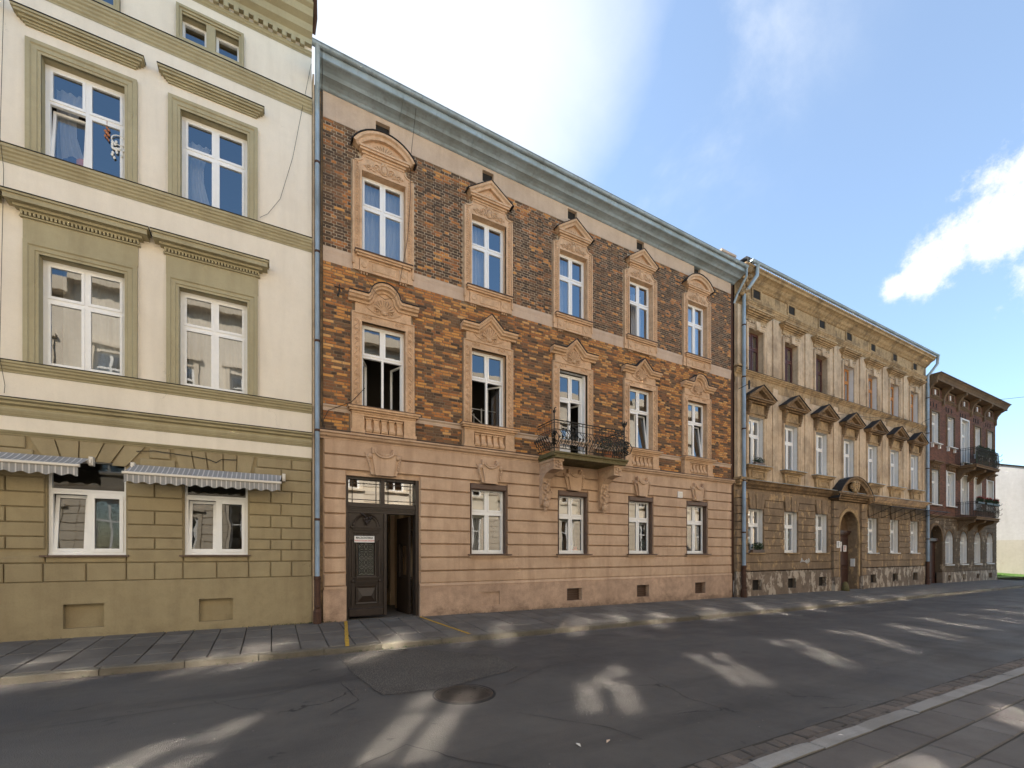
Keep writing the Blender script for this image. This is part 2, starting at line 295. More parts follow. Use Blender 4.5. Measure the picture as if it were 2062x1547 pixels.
# ------------------------------------------------------------ mesh helpers
class MB:
    def __init__(s): s.v = []; s.f = []; s.m = []; s.mi = 0
    def add(s, vs, fs):
        b = len(s.v); s.v += [tuple(q) for q in vs]; s.f += [tuple(b+i for i in f) for f in fs]; s.m += [s.mi]*len(fs); return s
    def box(s, x0, x1, y0, y1, z0, z1):
        return s.add([(x0, y0, z0), (x1, y0, z0), (x1, y1, z0), (x0, y1, z0), (x0, y0, z1), (x1, y0, z1), (x1, y1, z1), (x0, y1, z1)],
              [(3, 2, 1, 0), (4, 5, 6, 7), (0, 1, 5, 4), (1, 2, 6, 5), (2, 3, 7, 6), (3, 0, 4, 7)])
    def bbox(s, x0, x1, y0, y1, z0, z1, c=.012):      # box whose front (low y) edges are chamfered
        return s.add([(x0, y1, z0), (x1, y1, z0), (x1, y1, z1), (x0, y1, z1), (x0, y0+c, z0), (x1, y0+c, z0), (x1, y0+c, z1), (x0, y0+c, z1),
              (x0+c, y0, z0+c), (x1-c, y0, z0+c), (x1-c, y0, z1-c), (x0+c, y0, z1-c)],
              [(0, 3, 2, 1), (8, 9, 10, 11), (0, 1, 5, 4), (1, 2, 6, 5), (2, 3, 7, 6), (3, 0, 4, 7), (4, 5, 9, 8), (5, 6, 10, 9), (6, 7, 11, 10), (7, 4, 8, 11)])
    def prism(s, poly, y0, y1):
        n = len(poly)
        return s.add([(x, y0, z) for x, z in poly]+[(x, y1, z) for x, z in poly],
              [tuple(range(n)), tuple(range(2*n-1, n-1, -1))]+[(i, i+n, (i+1) % n+n, (i+1) % n) for i in range(n)])
    def sweep(s, path, prof, closed=False, y=0.0):
        """profile (n, d): n across the path (left normal), d out of the wall; the profile is a closed polygon"""
        n = len(path); rows = []
        for i, p in enumerate(path):
            a = path[i-1] if (i > 0 or closed) else None; c = path[(i+1) % n] if (i < n-1 or closed) else None
            def nrm(p0, p1):
                dx, dz = p1[0]-p0[0], p1[1]-p0[1]; l = math.hypot(dx, dz) or 1; return (-dz/l, dx/l)
            if a and c:
                n1, n2 = nrm(a, p), nrm(p, c); mx_, mz = n1[0]+n2[0], n1[1]+n2[1]; l = mx_*mx_+mz*mz
                k = 2/l if l > .3 else 6; mm = (mx_*k, mz*k)
            else: mm = nrm(a, p) if a else nrm(p, c)
            rows.append([(p[0]+mm[0]*q, y-d, p[1]+mm[1]*q) for q, d in prof])
        k = len(prof); vs = [q for r in rows for q in r]; fs = []
        for i in range(n if closed else n-1):
            j = (i+1) % n
            for a in range(k): b = (a+1) % k; fs.append((i*k+a, i*k+b, j*k+b, j*k+a))
        if not closed: fs += [tuple(range(k)), tuple(range((n-1)*k+k-1, (n-1)*k-1, -1))]
        return s.add(vs, fs)
    def tube(s, pts, r, n=5, r2=None):
        pts = [Vector(p) for p in pts]; rows = []; up = Vector((0, 0, 1))
        for i, p in enumerate(pts):
            t = (pts[min(i+1, len(pts)-1)]-pts[max(i-1, 0)]); t = t.normalized() if t.length > 1e-9 else up
            a = t.cross(Vector((0, 1, 0)) if abs(t.y) < .9 else up).normalized(); b = t.cross(a)
            rr = r if r2 is None else r+(r2-r)*i/(len(pts)-1)
            rows.append([p+a*math.cos(2*math.pi*k/n)*rr+b*math.sin(2*math.pi*k/n)*rr for k in range(n)])
        vs = [q for w_ in rows for q in w_]; fs = []
        for i in range(len(pts)-1):
            for k in range(n): fs.append((i*n+k, i*n+(k+1) % n, (i+1)*n+(k+1) % n, (i+1)*n+k))
        fs += [tuple(range(n)), tuple(range((len(pts)-1)*n+n-1, (len(pts)-1)*n-1, -1))]
        return s.add(vs, fs)
    def blob(s, c, r, nu=6, nv=3):
        if isinstance(r, (int, float)): r = (r, r, r)
        vs = [(c[0], c[1], c[2]-r[2])]; fs = []
        for j in range(1, nv+1):
            ph = -math.pi/2+math.pi*j/(nv+1)
            for i in range(nu):
                th = 2*math.pi*i/nu; vs.append((c[0]+r[0]*math.cos(ph)*math.cos(th), c[1]+r[1]*math.cos(ph)*math.sin(th), c[2]+r[2]*math.sin(ph)))
        vs.append((c[0], c[1], c[2]+r[2])); t = len(vs)-1
        for i in range(nu): fs.append((0, 1+(i+1) % nu, 1+i)); fs.append((t, t-nu+i, t-nu+(i+1) % nu))
        for j in range(nv-1):
            for i in range(nu): a = 1+j*nu+i; b = 1+j*nu+(i+1) % nu; fs.append((a, b, b+nu, a+nu))
        return s.add(vs, fs)
    def lathe(s, prof, c=(0, 0, 0), n=8):
        vs = [(c[0]+r*math.cos(2*math.pi*k/n), c[1]+r*math.sin(2*math.pi*k/n), c[2]+z) for r, z in prof for k in range(n)]; fs = []
        for i in range(len(prof)-1):
            for k in range(n): fs.append((i*n+k, i*n+(k+1) % n, (i+1)*n+(k+1) % n, (i+1)*n+k))
        fs += [tuple(range(n-1, -1, -1)), tuple((len(prof)-1)*n+k for k in range(n))]
        return s.add(vs, fs)
    def mesh(s, name, mats, smooth=False):
        me = bpy.data.meshes.new(name); me.from_pydata(s.v, [], s.f)
        for m in (mats if isinstance(mats, (list, tuple)) else [mats]): me.materials.append(m)
        if any(s.m): me.polygons.foreach_set('material_index', s.m)
        if smooth: me.polygons.foreach_set('use_smooth', [True]*len(s.f))
        me.update(); return me
    def build(s, name, mats, parent=None, loc=None, smooth=False, rot=None):
        return link(name, s.mesh(name, mats, smooth), parent, loc, rot)
col = sc.collection
def link(name, me, parent=None, loc=None, rot=None):
    o = bpy.data.objects.new(name, me); col.objects.link(o)
    if parent: o.parent = parent
    if loc: o.location = loc
    if rot: o.rotation_euler = rot
    return o
def tag(o, label=None, cat=None, group=None, kind=None):
    if label: o['label'] = label
    if cat: o['category'] = cat
    if group: o['group'] = group
    if kind: o['kind'] = kind
    return o
def thing(name, label, cat, group=None, loc=(0, 0, 0)):
    return tag(link(name, None, None, loc), label, cat, group)
def arc(cx, cz, r, a0, a1, n):
    return [(cx+r*math.cos(R(a0+(a1-a0)*i/n)), cz+r*math.sin(R(a0+(a1-a0)*i/n))) for i in range(n+1)]
def gz(x): return -.0085*x if x < 18 else -.153-.0043*(x-18)

def reveals(parent, mat, lst, name='window_reveal'):
    for k, r_ in enumerate(lst): r_.build(name, M[mat(k) if callable(mat) else mat], parent)
def wall_grid(mb, x0, x1, z0, z1, ops, y=0.0, depth=.3, rmb=None):
    """wall face at y with openings (xa, xb, za, zb, arch) and their reveals; arch = rise of the rounded top"""
    rlist = rmb; xs = sorted({x0, x1, *[a for o in ops for a in o[:2]]}); zs = sorted({z0, z1, *[a for o in ops for a in o[2:4]]})
    for i in range(len(xs)-1):
        for j in range(len(zs)-1):
            cx, cz = (xs[i]+xs[i+1])/2, (zs[j]+zs[j+1])/2
            if any(o[0] < cx < o[1] and o[2] < cz < o[3] for o in ops): continue
            mb.add([(xs[i], y, zs[j]), (xs[i+1], y, zs[j]), (xs[i+1], y, zs[j+1]), (xs[i], y, zs[j+1])], [(0, 1, 2, 3)])
    for o in ops:
        if isinstance(rlist, list): rmb = MB(); rlist.append(rmb)
        else: rmb = mb
        a, b, c, d = o[:4]; rise = o[4] if len(o) > 4 else 0; Y = y+depth; zt = d-rise
        rmb.add([(a, y, c), (a, Y, c), (a, Y, zt), (a, y, zt)], [(0, 1, 2, 3)])
        rmb.add([(b, y, c), (b, y, zt), (b, Y, zt), (b, Y, c)], [(0, 1, 2, 3)])
        if c > z0+.001: rmb.add([(a, y, c), (b, y, c), (b, Y, c), (a, Y, c)], [(0, 1, 2, 3)])
        if not rise and d < z1-.001: rmb.add([(a, y, d), (a, Y, d), (b, Y, d), (b, y, d)], [(0, 1, 2, 3)])
        elif rise:
            n = 12; pts = []
            for i in range(n+1):
                t = math.pi*(1-i/n); pts.append(((a+b)/2+(b-a)/2*math.cos(t), zt+rise*math.sin(t)))
            for i in range(n):
                p, q = pts[i], pts[i+1]
                mb.add([(p[0], y, p[1]), (q[0], y, q[1]), (q[0], y, d), (p[0], y, d)], [(0, 1, 2, 3)])
                rmb.add([(p[0], y, p[1]), (p[0], Y, p[1]), (q[0], Y, q[1]), (q[0], y, q[1])], [(0, 1, 2, 3)])

# ------------------------------------------------------------ windows (a part; its sashes and panes are sub-parts)
_cache = {}
def cached(key, fn):
    if key not in _cache: _cache[key] = fn()
    return _cache[key]
def frame_mb(mb, x0, x1, z0, z1, wd, y0, y1):
    mb.box(x0, x1, y0, y1, z0, z0+wd); mb.box(x0, x1, y0, y1, z1-wd, z1)
    mb.box(x0, x0+wd, y0, y1, z0+wd, z1-wd); mb.box(x1-wd, x1, y0, y1, z0+wd, z1-wd)
def rnd4(*a): return tuple(round(x, 3) for x in a)
def sash_mesh(w_, h, wd, fm):
    def f():
        mb = MB(); frame_mb(mb, 0, w_, 0, h, wd, -.02, .035)
        mb.box(wd, w_-wd, -.012, .02, wd, wd+.012); return mb.mesh('sash', M[fm])
    return cached(('s', rnd4(w_, h, wd), fm), f)
GL = ['glass']
def pane_mesh(w_, h):
    return cached(('p', rnd4(w_, h), GL[0]), lambda: MB().add([(0, .01, 0), (w_, .01, 0), (w_, .01, h), (0, .01, h)], [(0, 1, 2, 3)]).mesh('pane', M[GL[0]]))
def window(parent, x0, x1, z0, z1, y, fm='white', trans=.36, cols=2, fw=.055, sw=.045, low=('c', 'c'), top=True, simple=False, label=None):
    """frame with transom at trans of the height from the top; low = state of each lower sash: c closed, l/r swung in, t tilted, n none"""
    W, H = x1-x0, z1-z0; tz = H*(1-trans) if top else H-fw
    def f():
        mb = MB(); frame_mb(mb, 0, W, 0, H, fw, 0, .07)
        if top: mb.box(fw, W-fw, -.004, .066, tz-.03, tz+.03)
        if cols == 2: mb.box(W/2-.028, W/2+.028, -.002, .064, fw, H-fw)
        mb.box(-.0, W, -.02, 0, .0, .03)
        return mb.mesh('window', M[fm])
    win = link('window', cached(('w', rnd4(W, H, tz, fw), cols, fm), f), parent, (x0, y, z0))
    if label: win['label'] = label
    def cell(a, b, c, d, state):
        cw, ch = b-a, d-c
        if simple:
            link('pane', pane_mesh(cw, ch), win, (a, .03, c)); return
        if state == 'n': return
        rot = (0, 0, 0); loc = (a, 0, c)
        if state == 'l': rot = (0, 0, R(68)); loc = (a, .05, c)
        if state == 'r': rot = (0, 0, R(-68)); loc = (b-cw*math.cos(R(68)), .05+cw*math.sin(R(68)), c)
        if state == 'R': rot = (0, 0, R(-50)); loc = (b-cw*math.cos(R(50)), .05+cw*math.sin(R(50)), c)
        if state == 't': rot = (R(-7), 0, 0); loc = (a, .02, c)
        link('sash', sash_mesh(cw, ch, sw, fm), win, loc, rot)
        p = link('pane', pane_mesh(cw-2*sw, ch-2*sw), win, loc, rot)
        off = Vector((sw, 0, sw)); off.rotate(p.rotation_euler); p.location = Vector(loc)+off
    if cols == 2: xs = [(fw, W/2-.028), (W/2+.028, W-fw)]
    else: xs = [(fw, W-fw)]
    for i, (a, b) in enumerate(xs):
        cell(a, b, fw, tz-(.03 if top else 0), low[i % len(low)])
        if top: cell(a, b, tz+.03, H-fw, 'c')
    return win
def shell(parent, x0, x1, zt, levels, y0=.3, yb=10, ridge=2.4, eave_y=0.0, room='room', rail=3.6, side=None):
    mb = MB()
    mb.box(x0+.001, x0+.25, y0, yb, -.4, zt); mb.box(x1-.25, x1-.001, y0, yb, -.4, zt)
    mb.box(x0+.25, x1-.25, yb-.3, yb, -.4, zt)
    for z in levels: mb.box(x0+.25, x1-.25, y0+.01, yb-.3, z-.28, z)
    mb.box(x0+.25, x1-.25, rail, rail+.15, .5, zt-.3)
    n = max(1, int((x1-x0)/3.1))
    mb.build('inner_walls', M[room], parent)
    r = MB(); ym = (eave_y+yb)/2
    r.add([(x0, eave_y, zt), (x1, eave_y, zt), (x1, ym, zt+ridge), (x0, ym, zt+ridge), (x1, yb, zt), (x0, yb, zt),
           (x0, eave_y, zt-.12), (x1, eave_y, zt-.12), (x1, yb, zt-.12), (x0, yb, zt-.12)],
          [(0, 1, 2, 3), (3, 2, 4, 5), (6, 9, 8, 7), (0, 3, 5, 9, 6), (1, 7, 8, 4, 2), (0, 6, 7, 1), (5, 4, 8, 9)])
    r.build('roof', M['rooftile'], parent)

# profiles: (across, out of the wall)
def prof_band(h, d, steps=3, top=True):
    """moulded string course of height h, widest at its top: polygon (n, d) with n downwards negative"""
    p = [(0, -.02), (0, d), (-h*.18, d)]
    for i in range(1, steps+1):
        t = i/steps; dd = d*(1-t)**1.3+.012*(1 if i < steps else 0)
        p += [(-h*(.18+.82*(t-.7/steps)), dd+.01), (-h*(.18+.82*t)+.006, dd)]
    p += [(-h, .0), (-h, -.02)]
    return p
def course(x0, x1, z0, z1, y=-.035, yb=.03, c=.012):
    mb = MB(); mb.bbox(x0, x1, y, yb, z0+.009, z1-.009, c); return mb

def layered(mb, x0, x1, zt, layers, y=0.0):
    """stack of mitred mouldings hung from zt: (height, projection); each is narrower by what it recedes"""
    d0 = layers[0][1]; z = zt
    for h, d in layers:
        i = d0-d; mb.box(x0+i, x1-i, y-d, y+.02, z-h, z); z -= h
def architrave(parent, x0, x1, zb, zt, wd, mat, d=.07, name='window_surround', y=0.0):
    p = [(0, -.02), (0, d*.4), (wd*.22, d*.4), (wd*.26, d*.65), (wd*.6, d*.65), (wd*.7, d), (wd, d), (wd, -.02)]
    mb = MB(); mb.sweep([(x0, zb), (x0, zt), (x1, zt), (x1, zb)], p, y=y); return mb.build(name, M[mat], parent)
def flashing(mb, x0, x1, z, d, y=0.0): mb.box(x0, x1, y-d-.015, y, z, z+.014)
def band(parent, name, x0, x1, zt, h, d, mat, flash=True, steps=3):
    mb = MB(); mb.sweep([(x0, zt), (x1, zt)], prof_band(h, d, steps)); o = mb.build(name, M[mat], parent)
    if flash: f = MB(); flashing(f, x0, x1, zt+.001, d); f.build('lead_flashing', M['tar'], parent)
    return o
def curtain(x0, x1, z0, z1, y, label, mat='cloth', amp=.03, per=.13, pull=0):
    mb = MB(); n = max(6, int((x1-x0)/per*6)); rows = 6 if pull else 1
    for j in range(rows+1):
        t = j/rows; z = z1+(z0-z1)*t
        for i in range(n+1):
            u = i/n; xx = x0+(x1-x0)*u
            if pull: sq = 1-.55*math.sin(math.pi*min(1, t*1.25))*abs(pull); xx = (x0+(xx-x0)*sq) if pull > 0 else (x1-(x1-xx)*sq)
            mb.v.append((xx, y+amp*math.sin(u*(x1-x0)/per*2*math.pi)+amp*.4*math.sin(u*(x1-x0)/per*3.1+1), z))
    for j in range(rows):
        for i in range(n): a = j*(n+1)+i; mb.f.append((a, a+1, a+n+2, a+n+1)); mb.m.append(0)
    return tag(mb.build('curtain', M[mat], smooth=True), label, 'curtain')
def pipe(parent, x, y, ztop, zbot, rusty_to, top_pts=None, r=.052, name='drainpipe', ring=2.2, mat='zinc'):
    mb = MB(); mb.tube((top_pts or [])+[(x, y, ztop), (x, y, rusty_to)], r, 10); o = mb.build(name, M[mat], parent, smooth=True)
    q = MB(); z = rusty_to+1.4
    while z < ztop-.4: q.lathe([(r+.002, -.03), (r+.012, -.02), (r+.012, .02), (r+.002, .03)], (x, y, z), 10); q.box(x-.012, x+.012, y, y+.16, z-.012, z+.012); z += ring
    q.build('pipe_bracket', M['rust'], o)
    q = MB(); q.lathe([(r*1.3, 0), (r*1.3, rusty_to-zbot-.1), (r*1.5, rusty_to-zbot-.08), (r*1.5, rusty_to-zbot)], (x, y, zbot), 10)
    q.lathe([(r*1.7, 0), (r*1.7, .3), (r*1.35, .36)], (x, y, zbot), 10); q.blob((x, y-r*1.5, zbot+.42), (.05, .03, .05), 8, 3)
    q.build('cast_iron_foot', M['rust'], o, smooth=False); return o

# ============================================================ building A: cream and olive
A = thing('apartment_building', 'cream and olive plastered building at the left edge with striped awnings', 'building')
ax0, ax1 = -9.0, .875
A2 = [(x, x+1.26, 9.40, 11.46) for x in (-6.17, -3.958, -1.757)]
A1 = [(x, x+1.29, 5.36, 7.55) for x in (-6.2, -3.99, -1.783)]
A0 = [(x, x+1.2, 1.68, 3.6 if x < -2 else 3.42) for x in (-6.1, -3.885, -1.69)]
AT = [(x+o, x+o+.46, 12.95, 13.56) for x in (-6.16, -3.95, -1.744) for o in (0, .63)]
mb = MB(); rv = []; wall_grid(mb, ax0, ax1, 4.0, 15.0, A2+A1+AT, 0, .22, rv)
wa = mb.build('upper_wall', M['cream'], A); reveals(A, 'olive', rv)
mb = MB(); niches = [(-5.85, -5.22, .2, .7), (-3.64, -3.02, .21, .695), (-1.42, -.782, .19, .695)]
wall_grid(mb, ax0, ax1, -.5, 4.0, A0+niches, .02, .2)
for n_ in niches: mb.add([(n_[0], .08, n_[2]), (n_[1], .08, n_[2]), (n_[1], .08, n_[3]), (n_[0], .08, n_[3])], [(0, 1, 2, 3)])
mb.build('ground_floor_wall', M['olive_low'], A)
mb = MB(); wall_grid(mb, ax0, ax1, -.5, 1.145, niches, -.035, .05); mb.add([(ax1, -.035, -.5), (ax1, .02, -.5), (ax1, .02, 1.145), (ax1, -.035, 1.145)], [(0, 1, 2, 3)])
mb.add([(ax0, -.035, 1.145), (ax1, -.035, 1.145), (ax1, .02, 1.145), (ax0, .02, 1.145)], [(0, 1, 2, 3)]); mb.build('plinth', M['olive_low'], A)
shell(A, ax0, ax1, 15.0, [4.2, 8.4, 12.3], y0=.25)
# rusticated blocks, one by one
def block(parent, x0, x1, z0, z1, mat, name='rusticated_block', y=-.03, g=.009, yb=.03):
    key = ('blk', rnd4(x1-x0, z1-z0, y, yb), mat)
    me = cached(key, lambda: MB().bbox(0, x1-x0-2*g, y, yb, 0, z1-z0-2*g, .014).mesh(name, M[mat]))
    return link(name, me, parent, (x0+g, 0, z0+g))
zr = [1.145, 1.52, 1.795, 2.04, 2.32, 2.615, 2.905, 3.2, 3.47, 3.74, 3.98]
big = [-9, -8.3, -7.6, -6.9, -6.25, -5.6, -5.05, -4.47, -3.93, -3.3, -2.67, -2.2, -1.71, -1.09, -.47, -.02, .425, ax1]
for a, b in zip(big, big[1:]): block(A, a, b, zr[0], zr[1], 'olive_low')
for i in range(1, 10):
    z0, z1 = zr[i], zr[i+1]
    if i == 1:
        for a, b in ((-9, -6.1), (-6.1, .2), (.2, ax1)): block(A, a, b, z0, z1-.1 if 0 else z1, 'olive_low') if b <= -6.1 else None
        for a, b in ((-6.1, -3.9), (-3.9, -2.67), (-2.67, -1.7), (-1.7, -.48), (-.48, .2), (.2, ax1)):
            if a in (-3.9, -1.7, -6.1): block(A, a, b, z0, 1.66, 'olive_low')
            else: block(A, a, b, z0, z1, 'olive_low')
        continue
    if i <= 7:
        odd = i % 2 == 1
        L_ = [(-9, -7.4), (-7.4, -6.12)] if odd else [(-9, -8.2), (-8.2, -6.12)]
        L_ += [(-4.88, -3.9)] if odd else [(-4.88, -4.45), (-4.45, -3.9)]
        L_ += [(-2.67, -1.71)] if odd else [(-2.67, -2.2), (-2.2, -1.71)]
        L_ += [(-.47, .2), (.2, ax1)] if odd else [(-.47, -.02), (-.02, .425), (.425, ax1)]
        for a, b in L_: block(A, a, b, z0, z1, 'olive_low')
for i in (8, 9):
    z0, z1 = zr[i], zr[i+1]
    for a, b in (((-4.70, -4.06), (-2.46, -1.84)) if i == 8 else ((-4.56, -4.17), (-2.30, -1.93))): block(A, a, b, z0, z1, 'olive_low')
    for a, b in (((-.36, .2), (.2, ax1)) if i == 8 else ((-.31, .425), (.425, ax1))): block(A, a, b, z0, z1, 'olive_low')
for xa, xb, zb, tops in ((-3.885, -2.685, 3.6, (-4.13, -3.76, -3.4, -3.02, -2.7, -2.36)), (-1.69, -.49, 3.42, (-1.88, -1.56, -1.3, -.97, -.7, -.35)), (-6.1, -4.9, 3.6, (-6.35, -5.98, -5.6, -5.2, -4.9, -4.6))):
    bots = [xa-.02+(xb-xa+.04)*i/5 for i in range(6)]
    for i in range(5):
        rise = .1*math.sin(math.pi*(i+.5)/5) if zb > 3.5 else 0
        q = MB(); q.prism([(bots[i]+.012, zb-.1+rise), (bots[i+1]-.012, zb-.1+rise), (tops[i+1]-.012, 3.97), (tops[i]+.012, 3.97)], -.03, .03)
        q.build('arch_stone', M['olive_low'], A)
# string courses
band(A, 'cornice_band', ax0, ax1, 9.43, .27, .15, 'olive', steps=4)
band(A, 'attic_band', ax0, ax1, 12.84, .27, .15, 'olive', steps=4)
band(A, 'sill_band', ax0, ax1, 5.365, .2, .13, 'olive')
band(A, 'frieze_band', ax0, ax1, 4.66, .17, .15, 'olive', steps=2); band(A, 'lower_frieze_band', ax0, ax1, 4.487, .15, .07, 'olive', False, 3)
band(A, 'ground_floor_moulding', ax0, ax1, 4.06, .075, .07, 'olive', False, 2)
for i, x in enumerate((-6.17, -3.958, -1.757)):
    architrave(A, x, x+1.26, 9.43, 11.46, .21, 'olive')
    q = MB(); layered(q, x-.37, x+1.60, 12.11, [(.04, .19), (.045, .16), (.04, .11), (.035, .07), (.03, .04)]); q.build('window_hood', M['olive'], A)
    q = MB(); flashing(q, x-.38, x+1.61, 12.112, .19); q.build('lead_flashing', M['tar'], A)
    x = x-.03
    architrave(A, x, x+1.29, 5.37, 7.55, .21, 'olive')
    q = MB(); q.box(x-.22, x+1.51, -.03, .02, 7.765, 8.19); q.build('frieze_panel', M['olive'], A)
    q = MB(); layered(q, x-.44, x+1.73, 8.5, [(.04, .3), (.10, .27), (.05, .17), (.035, .1)]); layered(q, x-.26, x+1.55, 8.215, [(.03, .07)])
    for k in range(30): q.box(x-.235+k*.06, x-.235+k*.06+.034, -.10, .01, 8.215, 8.275)
    q.build('dentil_hood', M['olive'], A); q = MB(); flashing(q, x-.45, x+1.74, 8.502, .3); q.build('lead_flashing', M['tar'], A)
for x in (-6.16, -3.95, -1.744):
    q = MB(); p_ = [(0, -.02), (0, .09), (.05, .09), (.06, .06), (.1, .06), (.1, -.02)]
    q.sweep([(x-.08, 13.70), (x+1.18, 13.70), (x+1.18, 12.92), (x-.08, 12.92)][::-1], p_, closed=True)
    q.box(x-.08, x, -.03, .02, 12.92, 13.70); q.box(x+.46, x+.63, -.03, .02, 12.92, 13.70); q.box(x+1.09, x+1.18, -.03, .02, 12.92, 13.70)
    q.box(x, x+.46, -.03, .02, 13.56, 13.70); q.box(x+.63, x+1.09, -.03, .02, 13.56, 13.70)
    q.build('attic_window_surround', M['olive'], A)
for i, o_ in enumerate(A2): window(A, o_[0], o_[1], o_[2]+.03, o_[3], .17, trans=.36, low=('t', 'c') if i == 1 else ('c', 'c'), fw=.07)
GL[0] = 'glass_mid'
for i, o_ in enumerate(A1): window(A, o_[0], o_[1], o_[2]+.03, o_[3], .17, trans=.36, fw=.07)
GL[0] = 'glass_low'
for i, o_ in enumerate(A0):
    window(A, o_[0], o_[1], o_[2], 2.97, .1, fw=.06, top=False, low=('t', 'c'), sw=.06)
    q = MB(); zt_ = o_[3]; frame_mb(q, o_[0], o_[1], 2.972, zt_+.02, .045, .1, .17); fr_ = q.build('fanlight', M['white'], A)
    q = MB(); q.add([(o_[0]+.045, .13, 3.0), (o_[1]-.045, .13, 3.0), (o_[1]-.045, .13, zt_), (o_[0]+.045, .13, zt_)], [(0, 1, 2, 3)]); q.build('pane', M['glass_fan'], fr_)
    q = MB(); q.box(o_[0]-.08, o_[1]+.06, -.09, .1, 1.645, 1.68); q.build('window_sill', M['brownmetal'], A)
GL[0] = 'glass'
for o_ in AT: window(A, o_[0], o_[1], o_[2], o_[3], .14, fw=.05, cols=1, top=False, simple=True)
# main cornice with dentils
q = MB()
q.sweep([(ax0, 15.0), (ax1, 15.0)], [(0, -.02), (0, .62), (-.07, .62), (-.10, .54), (-.22, .5), (-.26, .42), (-.40, .38), (-.46, .25), (-.60, .22), (-.66, .1), (-.78, .1), (-.78, -.02)])
q.sweep([(ax0, 14.08), (ax1, 14.08)], prof_band(.1, .07, 2)); q.build('cornice', M['olive'], A)
me = MB().bbox(0, .10, -.14, .01, 0, .13, .01).mesh('dentil', M['olive'])
x = ax0+.05
while x < ax1-.1: link('dentil', me, A, (x, 0, 14.085)); x += .195
q = MB(); g_ = [(x_, -.66+.09*math.cos(t_), 15.05+.09*math.sin(t_)) for x_ in (0,) for t_ in [0]]
def gutter(parent, x0, z0, x1, z1, y, r=.085, name='gutter'):
    g = MB(); n = 9; rows = []; segs = max(1, int((x1-x0)/2.2))
    for k in range(segs+1):
        t = k/segs; rows.append([(x0+(x1-x0)*t, y+r*math.cos(math.pi+math.pi*i/(n-1)), z0+(z1-z0)*t+r*math.sin(math.pi+math.pi*i/(n-1))) for i in range(n)]+
                                [(x0+(x1-x0)*t, y+r*.9*math.cos(math.pi*2-math.pi*i/(n-1)), z0+(z1-z0)*t+r*.9*math.sin(math.pi*2-math.pi*i/(n-1))) for i in range(n)])
    m_ = 2*n; vs = [q for r_ in rows for q in r_]; fs = []
    for i in range(segs):
        for k in range(m_): fs.append((i*m_+k, i*m_+(k+1) % m_, (i+1)*m_+(k+1) % m_, (i+1)*m_+k))
    fs += [tuple(range(n)), tuple(range(segs*m_, segs*m_+n))]
    g.add(vs, fs); g.tube([(x0, y-r, z0), (x1, y-r, z1)], .014, 6)
    o = g.build(name, M['zinc'], parent, smooth=False)
    s_ = MB(); k = x0+.4
    while k < x1:
        t = (k-x0)/(x1-x0); zc = z0+(z1-z0)*t
        s_.tube([(k, y+(r+.008)*math.cos(a), zc+(r+.008)*math.sin(a)) for a in [math.pi+math.pi*i/8 for i in range(9)]], .009, 4); k += .75
    s_.build('gutter_bracket', M['zinc'], o); return o
gutter(A, ax0, 15.08, ax1+.03, 15.06, -.68)
q = MB(); q.tube([(.86, -.66, 15.0), (.9, -.6, 14.9), (.93, -.3, 14.7), (.9, -.1, 14.5)], .05, 8); q.build('gutter_outlet', M['rust'], A)
# wall cable hanging down the facade
def cable(pts, r, label, mat='iron'):
    m_ = MB(); m_.tube(pts, r, 4); return tag(m_.build('cable', M[mat]), label, 'cable')
cable([(-4.46, -.03, 15), (-4.44, -.2, 12.9), (-4.46, -.03, 12.4), (-4.46, -.17, 9.5), (-4.46, -.04, 9), (-4.47, -.16, 5.4), (-4.44, -.05, 4.9), (-4.45, -.05, 4.75)], .0045, 'thin dark cable hanging straight down the cream wall at the left edge')
cable([(.86, -.04, 13.8), (.66, -.06, 12.6), (.45, -.06, 11.3), (.18, -.05, 10.2), (-.08, -.05, 9.75), (-.24, -.06, 9.6)], .0045, 'thin slack wire curving down the cream wall left of the grey drainpipe')
cable([(-2.5, -.06, 3.86), (-2.2, -.07, 3.9), (-1.9, -.06, 3.88), (-1.5, -.06, 3.85), (-1.25, -.06, 3.82), (-1.1, -.06, 3.76), (-1.0, -.06, 3.84), (-.7, -.06, 3.86)], .008, 'loose brown cable looped along the olive wall above the right awning')

